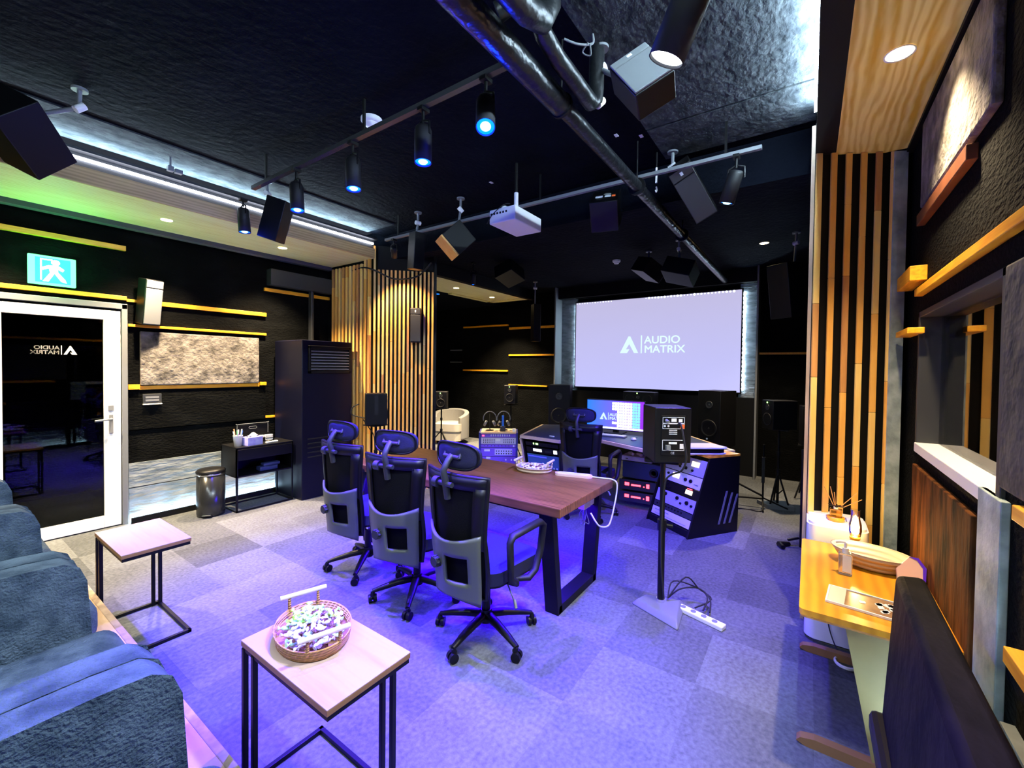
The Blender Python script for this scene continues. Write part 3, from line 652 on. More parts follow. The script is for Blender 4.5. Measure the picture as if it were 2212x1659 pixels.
def fill_candies(loc, rot, a, b_, n, kinds, where, group, seed):
    rr = random.Random(seed)
    for k in range(n):
        kind, u, v = kinds(rr); X = T(*loc) @ RZ(rot) @ T(u * a, v * b_, .016 + .022 * rr.random() + .018 * (1 - u * u - v * v))
        X = X @ Euler((rr.uniform(-.5, .5), rr.uniform(-.6, .6), rr.uniform(0, 6.3))).to_matrix().to_4x4()
        o = bpy.data.objects.new('wrapped_candy', CANDY[kind]); COL.objects.link(o); o.matrix_world = X
        names = {'white': 'small white wrapped candy heaped', 'yellow': 'small yellow and green wrapped candy heaped', 'dark': 'small dark brown wrapped candy heaped', 'pink': 'small pale pink wrapped candy heaped', 'green': 'small pale green wrapped candy heaped'}
        tag(o, names[kind] + ' ' + where, 'candy', names[kind].split()[1] + ' candies ' + where)
def inside(rr):
    while True:
        u, v = rr.uniform(-.85, .85), rr.uniform(-.82, .82)
        if u * u + v * v < .72: return u, v
def kinds_near(rr):
    u, v = inside(rr)
    if u > .05: k = rr.choice(['white', 'green', 'yellow', 'yellow', 'yellow']) if rr.random() < .85 else 'dark'
    elif u < -.35: k = rr.choice(['white', 'green', 'dark', 'white', 'green'])
    else: k = rr.choice(['white', 'white', 'pink', 'dark', 'green'])
    return k, u, v
def kinds_far(rr):
    u, v = inside(rr); return rr.choice(['pink', 'pink', 'white', 'dark']) if rr.random() < .9 else 'white', u, v
L1 = (.905, 1.555, .575); R1 = math.radians(72)
tray('rattan oval tray full of candies on the near side table', L1, R1, .175, .13, 'rattan', None)
fill_candies(L1, R1, .165, .12, 110, kinds_near, 'in the tray on the near side table', '', 4)
L2 = (3.045, 1.885, .75); R2 = math.radians(100)
tray('pale oval tray full of pink candies on the walnut table', L2, R2, .15, .11, 'rattan_pale', None)
fill_candies(L2, R2, .14, .10, 80, kinds_far, 'in the tray on the walnut table', '', 6)
# wireless charger with its cable
t = thing('charging_pad', 'long pink and white pad on the near end of the walnut table', 'charger', (3.10, 1.545, .75), math.radians(-75))
def stadium(L_, r, n=10):
    return [(L_ / 2 + r * math.cos(q), r * math.sin(q)) for q in [-PI / 2 + PI * k / n for k in range(n + 1)]] + [(-L_ / 2 + r * math.cos(q), r * math.sin(q)) for q in [PI / 2 + PI * k / n for k in range(n + 1)]]
MB().prism(stadium(.22, .042), 0, .018, smooth=False).build('pad_body', PM('pink_shell', (.78, .55, .6), .4), t, .004)
MB().prism(stadium(.20, .033), .018, .0205).build('pad_top', 'white', t, .001)
t = tag(MB().tube([(3.14, 1.40, .757), (3.16, 1.30, .757), (3.17, 1.245, .755), (3.165, 1.205, .735), (3.15, 1.20, .66), (3.10, 1.20, .56), (3.06, 1.205, .48), (3.02, 1.215, .44), (2.94, 1.24, .455), (2.90, 1.26, .50), (2.88, 1.29, .56)], .006, 8).build('charger_cable', 'white'), 'white cable hanging over the end of the walnut table', 'cable')
t = thing('cable_box', 'cream cable box with loose wires under the walnut table edge', 'cable box', (2.86, 1.33, .60))
MB().bx(-.06, .05, -.025, .025, 0, .06).build('box_body', 'cream', t, .004)
m = MB(); rr = random.Random(2)
for k in range(5):
    m.tube([(-.02 + .01 * k, 0, .01), (-.03 + .015 * k, rr.uniform(-.03, .03), -.06), (rr.uniform(-.05, .02), rr.uniform(-.03, .03), -.12), (-.01, rr.uniform(-.02, .02), -.03 - .02 * k)], .003, 5)
m.build('wires', 'mid_grey', t)
t = thing('power_adapter', 'white adapter plate fixed under the far corner of the walnut table', 'adapter', (3.03, 1.36, .57))
MB().bx(-.07, .07, -.012, .012, 0, .09).build('adapter_body', 'white', t, .006)
# ------------------------------------------------------------------ speaker on stand (foreground)
def monitor_back(t, w, dd, h):
    # back panel on -X side; local frame
    x = -dd / 2 - .002
    MB().bx(x - .004, x, -w * .33, w * .33, -h * .36, h * .36).build('amplifier_plate', 'plastic', t, .002)
    def fr(y0, y1, z0, z1, k=.0025):
        m.bx(x - .006, x - .004, y0, y1, z0, z0 + k); m.bx(x - .006, x - .004, y0, y1, z1 - k, z1); m.bx(x - .006, x - .004, y0, y0 + k, z0, z1); m.bx(x - .006, x - .004, y1 - k, y1, z0, z1)
    m = MB(); fr(-w * .30, w * .30, h * .22, h * .33); fr(-w * .30, w * .30, h * .12, h * .215); fr(-w * .30, w * .30, -h * .27, -h * .08)
    for k in range(3): m.bx(x - .006, x - .004, -w * .10, w * .12, h * (.09 - .035 * k), h * (.105 - .035 * k))
    m.bx(x - .006, x - .004, -w * .28, -w * .18, -h * .24, -h * .15); m.bx(x - .006, x - .004, -w * .24, -w * .14, h * .245, h * .30)
    m.bx(x - .006, x - .004, -w * .08, w * .06, h * .25, h * .31); m.bx(x - .006, x - .004, -w * .1, w * .12, -h * .155, -h * .12)
    for yy in (.24, .14): m.cyl((x - .006, w * yy, h * .17), (x - .004, w * yy, h * .17), .007, n=10)
    m.build('panel_markings', 'label', t)
    MB().bx(x - .008, x - .004, -w * .30, -w * .18, h * .13, h * .20).build('warning_sticker', 'orange_label', t)
    m = MB(); m.cyl((x, w * .20, h * .27), (x - .03, w * .18, h * .25), .011, n=10); m.bx(x - .03, x, w * .10, w * .22, -h * .25, -h * .17); m.build('plugs', 'mid_grey', t, .002)
    XT = Matrix(((0, 0, -1, x - .004), (-1, 0, 0, w * .07), (0, 1, 0, -h * .335), (0, 0, 0, 1)))
    text_mesh('CE', .02, 'lettering', 'label', t, MW[t.name] @ XT)
def monitor_front(t, w, dd, h, led='led_green', tweeter=True, dual=False):
    x = dd / 2
    if dual:
        for s in (-1, 1):
            X = T(x, s * w * .29, -.01) @ Matrix.Rotation(PI / 2, 4, 'Y'); r = h * .38
            m = MB(); m.lathe([(r, 0), (r * 1.02, .006), (r * .86, .005), (r * .5, -.02), (r * .3, -.02), (r * .2, -.008), (0, 0)], 24, X=X, cap=False); m.build('woofer', 'plastic_soft', t)
    else:
        r = w * .36; X = T(x, 0, -h * .17) @ Matrix.Rotation(PI / 2, 4, 'Y')
        m = MB(); m.lathe([(r, 0), (r * 1.04, .008), (r * .88, .006), (r * .5, -.018), (r * .3, -.02), (r * .28, -.006), (0, .004)], 28, X=X, cap=False); m.build('woofer', 'plastic_soft', t)
    r = w * (.16 if not dual else .06); X = T(x, 0, h * (.25 if not dual else .1)) @ Matrix.Rotation(PI / 2, 4, 'Y')
    MB().lathe([(r, 0), (r, .006), (r * .8, .004), (r * .4, .0), (0, .008)], 20, X=X, cap=False).build('tweeter', 'dark_grey', t)
    if led: MB().cyl((x, -w * .03, h * (.42 if not dual else .40)), (x + .004, -w * .03, h * (.42 if not dual else .40)), .009, n=10).build('indicator', led, t)
def cabinet(t, w, dd, h, mat='plastic', bev=.006):
    return MB().bx(-dd / 2, dd / 2, -w / 2, w / 2, -h / 2, h / 2).build('cabinet', mat, t, bev, 3)
t = thing('studio_monitor', 'black powered monitor seen from behind on the foreground stand, rear plate labelled', 'speaker', (2.985, .795, 1.19), math.radians(34))
cabinet(t, .235, .27, .36); monitor_back(t, .235, .27, .36); monitor_front(t, .235, .27, .36, None)
tag(MB().tube([(2.86, .69, 1.26), (2.84, .665, 1.27), (2.83, .64, 1.16), (2.85, .63, 1.05), (2.86, .66, .97), (2.90, .74, .92), (2.91, .775, .85), (2.905, .79, .6), (2.915, .79, .3), (2.92, .77, .08)], .006, 8).build('speaker_cable', 'rubber'), 'black cable running down the foreground speaker stand', 'cable')
st = thing('speaker_stand', 'black pole stand with grey triangular base in the foreground, under the powered monitor', 'speaker stand', (2.95, .80, 0), math.radians(10))
P = [(-.26, -.10), (-.22, -.16), (.09, -.15), (.13, -.10), (.10, .15), (.05, .19), (-.03, .17)]
MB().hexa([(-.25, -.13, 0), (-.05, .19, 0), (.09, .12, 0), (.11, -.16, 0)], [(-.20, -.12, .04), (-.04, .15, .04), (.05, .10, .04), (.08, -.12, .04)]).build('base', 'mid_grey', st, .012, 3)
MB().cyl((0, 0, .03), (0, 0, .55), .022).build('pole', 'plastic', st); MB().cyl((0, 0, .5), (0, 0, .985), .017).build('upper_pole', 'plastic', st)
MB().cyl((0, 0, .53), (0, 0, .60), .03).cyl((.0, -.03, .565), (0, -.07, .565), .012).build('height_clamp', 'plastic', st)
MB().prism(rrect(-.05, .21, -.12, .12, .03), .99, 1.008).build('top_plate', 'plastic', st, .003)
MB().cyl((0, 0, .035), (0, 0, .06), .028).build('base_ring', 'chrome', st)
ps = thing('power_strip', 'white power strip on the carpet beside the foreground stand base', 'power strip', (2.955, .545, 0), math.radians(74))
MB().bx(-.15, .15, -.03, .03, 0, .03).build('strip_body', 'white', ps, .006)
m = MB()
for k in range(4): m.cyl((-.09 + .07 * k, 0, .0301), (-.09 + .07 * k, 0, .0325), .017, n=16)
m.build('sockets', 'mid_grey', ps)
for k, (y, e) in enumerate([(0., 0), (.05, .04), (-.03, .09)]):
    o = MB().tube([(2.98, .76, .06), (3.08, .70 + y, .10 + e), (3.16, .60, .10), (3.12, .52 + y * .3, .07), (3.0, .50 + e, .04)], .005, 6).build('cord', 'rubber')
    tag(o, 'black cord arching from the foreground stand to the white power strip', 'cord', 'cords at the white power strip')
# ------------------------------------------------------------------ air conditioner
ac = thing('air_conditioner', 'tall black floor-standing air conditioner beside the left slatted column', 'air conditioner', (3.06, 5.27, 0))
MB().bx(-.34, .33, -.34, .30, 0, 1.92).build('cabinet', PM('blue_lit_black_satin', (.004, .0045, .016), .4, spec=.2), ac, .008, 3)  # black cabinet with the blue spotlight cast mixed into its base colour
m = MB(); m.bx(-.27, .29, -.375, -.34, 1.52, 1.555); m.bx(-.27, .29, -.375, -.34, 1.82, 1.855); m.bx(-.27, -.245, -.375, -.34, 1.52, 1.85); m.bx(.265, .29, -.375, -.34, 1.52, 1.85); m.build('grille_frame', 'plastic', ac, .004)
m = MB()
for k in range(7): m.bx(-.245, .265, -.372, -.342, 1.565 + .036 * k, 1.577 + .036 * k)
m.build('louvres', 'mid_grey', ac)
MB().bx(-.245, .265, -.345, -.341, 1.55, 1.82).build('grille_opening', 'rubber', ac)
m = MB()
for k in range(5): m.bx(-.27, .26, -.345, -.339, .50 + .055 * k, .515 + .055 * k)
m.build('intake_slots', 'rubber', ac)
t = thing('duct_box', 'grey box duct high on the left wall above the air conditioner', 'duct', (3.1, YL - .06, 2.62))
MB().bx(2.655, 3.50, YL - .12, YL, 2.62, 2.82).build('duct_body', 'dark_grey', t, .004, world=True)
MB().bx(3.19, 3.23, YL - .10, YL - .02, 1.92, 2.62).build('duct_pipe', 'dark_grey', t, .01, world=True)
# ------------------------------------------------------------------ console cart with things
ct = thing('console_cart', 'black metal console table by the left wall carrying the tissue box', 'console table', (2.38, 5.26, 0))
W_, D_ = .31, .19
m = MB()
for x in (-W_, W_ - .018):
    for y in (-D_, D_ - .018): m.bx(x, x + .018, y, y + .018, 0, .70)
m.bx(-W_, W_, -D_, -D_ + .018, .0, .018); m.bx(-W_, W_, D_ - .018, D_, 0, .018); m.bx(-W_, -W_ + .018, -D_, D_, 0, .018); m.bx(W_ - .018, W_, -D_, D_, 0, .018)
m.build('frame', 'metal_black', ct)
MB().bx(-W_, W_, -D_, D_, .69, .71).build('tabletop', 'plastic', ct, .002)
m = MB(); m.bx(-W_, W_, -D_, D_, .38, .395); m.bx(-W_, -W_ + .01, -D_, D_, .39, .69); m.bx(W_ - .01, W_, -D_, D_, .39, .69); m.bx(-W_, W_, D_ - .01, D_, .39, .69); m.build('open_shelf', 'metal_black', ct)
MB().bx(-W_ + .012, W_ - .012, -D_ - .004, -D_ + .014, .565, .685).build('drawer', 'plastic', ct, .002)
t = thing('game_controller', 'dark gadget lying on the lower shelf of the black console table', 'gadget', (2.44, 5.18, .395))
MB().bx(-.10, .10, -.06, .05, 0, .05).bx(-.06, .13, -.05, .03, .05, .085).build('gadget_body', PM('blue_black', (.03, .04, .12), .4), t, .012, 3)
t = thing('paper_cup', 'white paper cup holding coloured pens on the black console table', 'cup', (2.135, 5.19, .71))
MB().lathe([(.0, 0), (.036, 0), (.047, .115), (.050, .118), (.045, .115), (.034, .006), (0, .006)], 24, cap=False).build('cup_body', 'white', t)
for k, (cl_, lb) in enumerate([((.1, .3, .9), 'blue'), ((.5, .1, .8), 'purple'), ((.95, .35, .2), 'orange red'), ((.9, .75, .3), 'yellow'), ((.3, .75, .4), 'green'), ((.9, .9, .9), 'white')]):
    a = k * 1.05; o = thing('pen', lb + ' pen standing in the white paper cup', 'pen', (2.135 + .015 * math.cos(a), 5.19 + .015 * math.sin(a), .72), 0, 'pens in the paper cup')
    d_ = (.03 * math.cos(a), .03 * math.sin(a), .15 + .01 * (k % 3)); MB().cyl((0, 0, 0), d_, .0045, n=8).build('barrel', PM('pen_' + lb.replace(' ', '_'), cl_, .4), o)
    MB().cyl((d_[0] * .75, d_[1] * .75, d_[2] * .75), (d_[0] * 1.05, d_[1] * 1.05, d_[2] * 1.05), .0065, n=8).build('cap', 'white' if k % 2 else PM('pen_cap_' + lb.replace(' ', '_'), cl_, .3), o)
t = thing('tissue_box', 'violet tissue box with a white tissue on the black console table', 'tissue box', (2.27, 5.155, .71), math.radians(8))
MB().bx(-.085, .085, -.06, .06, 0, .095).build('box_body', PM('violet_card', (.35, .3, .85), .6, col2=(.5, .5, .9), nscale=20.), t, .004)
m = MB(); m.grid(lambda u, v: (-.06 + .12 * u, -.03 + .06 * v, .096 + .035 * math.sin(u * PI) * math.sin(v * PI) + .01 * math.sin(9 * u + 4 * v)), 12, 8, .002); m.build('tissue', 'white', t)
t = thing('desk_organizer', 'black tray organizer with a carry handle at the back of the black console table', 'organizer', (2.38, 5.34, .71))
m = MB(); m.bx(-.17, .17, .055, .065, 0, .20); m.build('handle_panel', 'plastic', t, .004)
m = MB(); m.tube([(-.17, .05, .0), (-.17, .05, .20), (-.155, .05, .212), (.155, .05, .212), (.17, .05, .20), (.17, .05, 0)], .004, 6); m.tube([(p[0], .05, .165 + p[1]) for p in stadium(.06, .013, 5)], .003, 6, closed=True); m.build('rim', 'mid_grey', t)
MB().bx(-.17, .19, -.06, .055, 0, .01).bx(-.17, .19, -.065, -.06, 0, .05).bx(.185, .19, -.06, .055, 0, .07).bx(-.17, .19, .03, .035, 0, .09).build('tray_body', 'plastic', t)
for k, (x, y, lb) in enumerate([(2.42, 5.30, 'left'), (2.51, 5.29, 'right')]):
    t = thing('stacked_box', 'white slim box in the %s half of the black organizer' % lb, 'box', (x, y, .72), 0, 'white boxes in the organizer'); MB().bx(-.042, .042, -.02, .02, 0, .065).build('box_body', 'white', t, .003)
    MB().bx(-.0425, .0425, -.0205, -.02, .02, .03).build('box_stripe', 'dark_grey', t)
t = thing('remote_control', 'white remote control lying at the front of the black console table', 'remote control', (2.475, 5.14, .71), math.radians(10))
MB().bx(-.07, .07, -.02, .02, 0, .018).build('remote_body', 'white', t, .006, 3)
m = MB()
for k in range(4): m.cyl((-.04 + .02 * k, 0, .018), (-.04 + .02 * k, 0, .0205), .005, n=8)
m.build('buttons', 'dark_grey', t)
t = thing('tape_roll', 'dark ring roll on the black console table behind the remote', 'tape', (2.47, 5.20, .71)); MB().lathe([(.016, 0), (.03, 0), (.03, .022), (.016, .022), (.016, 0)], 20, cap=False).build('roll', 'dark_grey', t)
# trash bin
t = thing('pedal_bin', 'black round pedal bin beside the black console table', 'bin', (1.90, 5.26, 0), math.radians(-125))
MB().lathe([(.0, 0), (.125, 0), (.13, .03), (.13, .44), (0, .44)], 40, cap=False).build('bin_body', PM('bin_gloss', (.015, .016, .016), .22), t)
MB().lathe([(.134, .44), (.137, .447), (.134, .455)], 40, cap=False).build('rim', 'chrome', t)
MB().lathe([(.133, .455), (.136, .475), (.12, .492), (.07, .503), (0, .506)], 40, cap=False).build('lid', 'plastic', t)
MB().bx(.11, .155, -.045, .045, .015, .03).build('pedal', 'plastic', t, .004); MB().bx(.12, .157, -.04, .04, .03, .037).build('pedal_pad', 'chrome', t, .002)
# exit sign
t = thing('exit_sign', 'green glowing exit sign with a white running figure above the white door', 'exit sign', (.79, YL - .04, 2.44))
MB().bx(.643, .942, YL - .035, YL, 2.31, 2.57).build('sign_housing', 'exit_edge', t, .006, world=True)
MB().bx(.685, .905, YL - .038, YL - .034, 2.33, 2.55).build('sign_face', 'exit_teal', t, world=True)
m = MB(); X = Matrix(((1, 0, 0, .795), (0, 0, -1, YL - .039), (0, 1, 0, 2.44), (0, 0, 0, 1)))
m.prism([(.015 + .028 * math.cos(q), .075 + .024 * math.sin(q)) for q in [k * PI / 7 for k in range(14)]], 0, .003, X=X)
for poly in ([(-.03, .045), (.03, .05), (.03, -.01), (-.02, -.02)], [(-.03, .045), (-.075, .02), (-.065, .0), (-.02, .02)], [(.03, .05), (.07, .02), (.06, .0), (.02, .02)], [(-.02, -.02), (.012, -.015), (-.03, -.10), (-.065, -.10)], [(.0, -.01), (.03, -.01), (.075, -.07), (.085, -.10), (.05, -.09)], [(-.07, .09), (-.005, .09), (-.005, .1), (-.08, .1)], [(-.08, .1), (-.07, .1), (-.07, -.09), (-.08, -.09)]):
    m.prism(poly, 0, .003, X=X)
m.build('running_figure', 'exit_white', t, world=True)
# wall switch
t = thing('switch_plate', 'dark switch plate under the orange board on the left wall', 'switch', (1.5, YL, 1.2)); MB().bx(1.42, 1.575, YL - .045, YL - .015, 1.20, 1.30).build('plate', 'dark_grey', t, .004, world=True)
MB().bx(1.42, 1.575, YL - .06, YL - .03, 1.19, 1.20).build('lower_edge', 'white', t, world=True); MB().bx(1.44, 1.55, YL - .052, YL - .045, 1.225, 1.245).bx(1.44, 1.55, YL - .052, YL - .045, 1.255, 1.275).build('rockers', 'mid_grey', t, world=True)
# ------------------------------------------------------------------ control desk
dk = thing('control_desk', 'birch-edged control desk with dark top in front of the screen', 'desk', (4.9, 2.0, 0))
top = [(4.36, 2.36), (4.40, 2.94), (5.45, 3.25), (5.95, 2.3), (5.7, 1.2), (5.0, .62), (4.50, 1.05), (4.42, 1.36), (4.72, 2.03)]
MB().prism(top, .745, .78).build('desktop', 'desk_edge', dk, .003, world=True)
ins = [(4.39, 2.38), (4.44, 2.91), (5.44, 3.21), (5.92, 2.3), (5.67, 1.22), (5.0, .68), (4.53, 1.07), (4.46, 1.36), (4.76, 2.04)]
MB().prism(ins, .78, .783).build('desk_mat', PM('dark_blue_mat', (.02, .03, .07), .5), dk, world=True)
m = MB(); m.hexa([(4.62, 2.38, .0), (4.62, 2.40, .0), (4.42, 2.40, .745), (4.42, 2.38, .745)], [(5.1, 2.38, 0), (5.1, 2.40, 0), (5.1, 2.40, .745), (5.1, 2.38, .745)])
m.hexa([(4.62, 2.90, .0), (4.62, 2.92, .0), (4.42, 2.92, .745), (4.42, 2.90, .745)], [(5.1, 2.90, 0), (5.1, 2.92, 0), (5.1, 2.92, .745), (5.1, 2.90, .745)])
m.build('rack_side', 'plastic', dk, world=True)
MB().hexa([(4.63, 2.922, .0), (4.66, 2.922, .0), (4.66, 2.935, .0), (4.63, 2.935, .0)], [(4.385, 2.922, .745), (4.42, 2.922, .745), (4.42, 2.935, .745), (4.385, 2.935, .745)]).build('edge_strip', 'desk_edge', dk, world=True)
for a in ((5.6, 5.66, 1.3, 1.36, 0, .745), (5.6, 5.66, 2.9, 2.96, 0, .745)): MB().bx(*a).build('leg', 'metal_black', dk, world=True)
MB().bx(5.0, 5.5, 1.25, 1.28, .0, .745).build('side_panel', 'metal_black', dk, world=True)
# rack units: helper in a local frame: x right, y up, z out of the panel
def unit(label, X, w, h, face, knobs=(), group=None, name='rack_unit', extras=None, depth=.25):
    t = thing(name, label, 'audio unit', mat=X, group=group)
    fp = MB().bx(-w / 2, w / 2, 0, h - .003, -.01, 0).build('front_panel', face, t, .001)
    MB().bx(-w / 2 + .02, w / 2 - .02, .004, h - .006, -depth, -.01).build('chassis', 'plastic', t)
    for (x, y, r) in knobs: MB().cyl((x * w, y * h, 0), (x * w, y * h, .012), r, r * .85, 12).build('knob', 'plastic', fp)
    for (nm, mt, x0, x1, y0, y1) in (extras or []): MB().bx(x0 * w, x1 * w, y0 * h, y1 * h, 0, .004).build(nm, mt, fp)
    return t
def frame(o, right, up):
    r_ = Vector(right).normalized(); u_ = Vector(up).normalized(); n_ = r_.cross(u_)
    X = Matrix((r_, u_, n_)).transposed().to_4x4(); X.translation = Vector(o); return X
# left wing rack (front leaning)
upv = Vector((-.20, 0, .745)).normalized()
def wing(z): return Vector((4.43 + (.745 - z) * .268, 2.65, z))
GL = 'units in the left wing of the control desk'
unit('top unit with green lights under the left wing of the control desk', frame(wing(.66), (0, -1, 0), upv), .46, .05, 'plastic', [(.2, .5, .006), (.3, .5, .006)], GL, extras=[('green_lamp', 'led_green', -.26, -.23, .4, .8), ('green_lamp', 'led_green', -.18, -.11, .4, .8)])
unit('black unit with a white oval display and white dial in the left wing', frame(wing(.57), (0, -1, 0), upv), .46, .075, 'plastic', (), GL, extras=[('display', 'white_tile', -.28, -.02, .3, .75), ('dial_face', 'white_tile', .34, .44, .25, .85), ('small_display', 'dark_grey', .08, .28, .3, .65)])
unit('tall slate blue unit with a row of buttons in the left wing', frame(wing(.38), (0, -1, 0), upv), .46, .18, PM('slate_panel', (.06, .16, .22), .45), (), GL, extras=[('label_strip', 'blue_screen', -.46, .1, .80, .86)] + [('button', 'label', -.40 + .085 * k, -.36 + .085 * k, .05, .16) for k in range(10)])
unit('lowest slate blue unit with two knobs in the left wing', frame(wing(.30), (0, -1, 0), upv), .46, .07, PM('slate_panel_low', (.10, .22, .30), .45), [(.30, .5, .012), (.40, .5, .012)], GL)
# right slanted rack
O2 = Vector((4.27, .92, 0)); ux = Vector((.829, -.559, 0)); wx = Vector((.559, .829, 0))
rk = thing('rack_pod', 'black slant-front equipment rack with vent slots at the right end of the control desk', 'equipment rack', tuple(O2))
def P3(a, b_, z): v = O2 + ux * a + wx * b_; return (v.x, v.y, z)
for b0, nm in ((0, 'side_panel'), (.58, 'side_panel')):
    m = MB(); poly = [(.0, 0), (.64, 0), (.66, .76), (.27, .76)]
    bot = [P3(a, b0, z) for a, z in poly]; tp = [P3(a, b0 + .02, z) for a, z in poly]; m._put(bot + tp, [(3, 2, 1, 0), (4, 5, 6, 7)] + [(i, (i + 1) % 4, (i + 1) % 4 + 4, i + 4) for i in range(4)])
    m.build(nm, 'plastic', rk, world=True)
m = MB(); m._put([P3(.02, .02, .0), P3(.62, .02, .0), P3(.62, .58, .0), P3(.02, .58, .0), P3(.02, .02, .07), P3(.62, .02, .07), P3(.62, .58, .07), P3(.02, .58, .07)], [(0, 3, 2, 1), (4, 5, 6, 7), (0, 1, 5, 4), (1, 2, 6, 5), (2, 3, 7, 6), (3, 0, 4, 7)]); m.build('plinth', 'plastic', rk, world=True)
m = MB()
for k in range(3):
    a0 = .38 + .07 * k; m._put([P3(a0, -.004, .10), P3(a0 + .022, -.004, .10), P3(a0 + .022, 0.001, .10), P3(a0, .001, .10), P3(a0 + .10, -.004, .42 - .02 * k), P3(a0 + .122, -.004, .42 - .02 * k), P3(a0 + .122, .001, .42 - .02 * k), P3(a0 + .10, .001, .42 - .02 * k)], [(0, 3, 2, 1), (4, 5, 6, 7), (0, 1, 5, 4), (1, 2, 6, 5), (2, 3, 7, 6), (3, 0, 4, 7)])
m.build('vent_slots', 'mid_grey', rk, world=True)
MB()._put([], []) if False else None
m = MB(); tp = [P3(.25, .0, .76), P3(.66, .0, .76), P3(.66, .60, .76), P3(.25, .60, .76)]; m._put(tp + [(x, y, z + .02) for x, y, z in tp], [(3, 2, 1, 0), (4, 5, 6, 7), (0, 1, 5, 4), (1, 2, 6, 5), (2, 3, 7, 6), (3, 0, 4, 7)]); m.build('top_board', 'bench', rk, world=True)
upr = (ux * .27 + Vector((0, 0, .76))).normalized()
def rface(s_): v = O2 + wx * .30 + ux * (.012 + .27 * s_) ; return (v.x, v.y, .76 * s_)
LAV = PM('lavender_panel', (.36, .33, .52), .4); LAV2 = PM('pale_lavender_panel', (.6, .58, .75), .4)
GR = 'units in the slanted rack'
LS = .806
def ru(label, z0, h, face, knobs, extras): unit(label, frame(rface(z0 / LS), tuple(-wx), tuple(upr)), .54, h, face, knobs, GR, extras=extras, depth=.16)
ru('lowest white unit with fine lettering rows in the slanted rack', .085, .085, LAV2, (), [('legend', 'mid_grey', -.42, -.05, .6, .68), ('legend', 'mid_grey', -.4, .42, .2, .24)])
ru('dark unit with small knobs above the white unit in the slanted rack', .175, .055, 'dark_grey', [(-.4 + .08 * k, .5, .008) for k in range(9)], ())
ru('blue grey unit with six knobs in the slanted rack', .235, .13, LAV, [(-.36, .6, .016), (-.26, .7, .02), (.05, .7, .02), (.16, .4, .012), (.30, .6, .022), (.42, .5, .014)], ())
ru('black unit with a backlit meter and dial in the slanted rack', .37, .095, 'plastic', [(-.28, .3, .01), (-.28, .7, .01), (-.2, .3, .01)], [('meter', 'vu', .2, .36, .3, .75), ('red_legend', 'led_red', .22, .34, .85, .92), ('dial_face', 'label', -.46, -.36, .3, .8)])
ru('pale lavender unit with two dark knobs in the slanted rack', .47, .12, LAV2, [(-.34, .6, .014), (.12, .5, .02), (.25, .5, .02)], [('meter', 'vu', -.22, -.05, .4, .8), ('legend', 'mid_grey', .34, .44, .3, .36)])
ru('top violet unit with a backlit meter in the slanted rack', .595, .17, LAV, [(-.1, .3, .013), (.05, .3, .018), (.22, .25, .013)], [('meter', 'vu', .16, .34, .5, .8)])
# console on the rack
t = thing('game_console', 'white and black curved game console lying on top of the slanted rack', 'game console', (4.62, .90, .783), math.radians(-52))
def shell(z0, z1, mt, g):
    P = [(-.17, -.12), (.15, -.13), (.22, -.09), (.17, .12), (-.17, .12)]; MB().prism([(x * g, y * g) for x, y in P], z0, z1).build('shell' if mt == 'white' else 'body', mt, t, .006, 3)
shell(.004, .014, 'white', 1.05); shell(.014, .06, 'plastic', .97); shell(.06, .072, 'white', 1.08)
# units under the desk
for k, (z, lb) in enumerate([(.06, 'lower'), (.20, 'upper')]):
    unit('%s black unit with red glowing displays under the control desk' % lb, frame((4.90, 1.62, z), (.1, -1, 0), (0, 0, 1)), .42, .12, 'dark_grey', (), 'black units with red displays', extras=[('red_display', 'led_red', -.34, -.22, .4, .7), ('red_bars', 'led_red', -.16, .10, .42, .58), ('red_lamp', 'led_red', .17, .20, .4, .5), ('red_lamp', 'led_red', .25, .33, .35, .75)])
t = thing('subwoofer', 'dark blue box with a round port above the red displays under the control desk', 'speaker', (5.05, 1.55, .43)); MB().bx(-.15, .2, -.22, .25, -.09, .10).build('cabinet', PM('navy_box', (.02, .03, .07), .5), t, .005)
MB().lathe([(.05, 0), (.05, .01), (.03, .012), (.025, 0), (0, 0)], 20, X=T(-.15, -.12, 0) @ Matrix.Rotation(-PI / 2, 4, 'Y'), cap=False).build('port', 'plastic', t)
t = thing('drawer_unit', 'white slim unit on a shelf under the right part of the control desk', 'audio unit', (4.93, 1.62, .535)); MB().bx(-.01, .2, -.16, .20, 0, .055).build('front_panel', PM('lavender_box', (.6, .5, .75), .5), t, .003)
MB().bx(-.013, -.01, .12, .15, .02, .03).build('legend', 'plastic', t)
MB().bx(0, .3, -.2, .24, -.012, -.001).build('shelf', 'plastic', t)
for k, (y, lb) in enumerate([(1.72, 'left'), (1.62, 'middle'), (1.52, 'right')]):
    t = thing('cream_pouch', '%s cream rounded object on the slim white unit under the desk' % lb, 'pouch', (4.97, y, .592), 0, 'cream objects under the desk'); MB().tube([(-.03, -.03, .02), (0, 0, .022), (.02, .035, .02)], [.018, .022, .016], 10).build('pouch_body', 'cream', t)
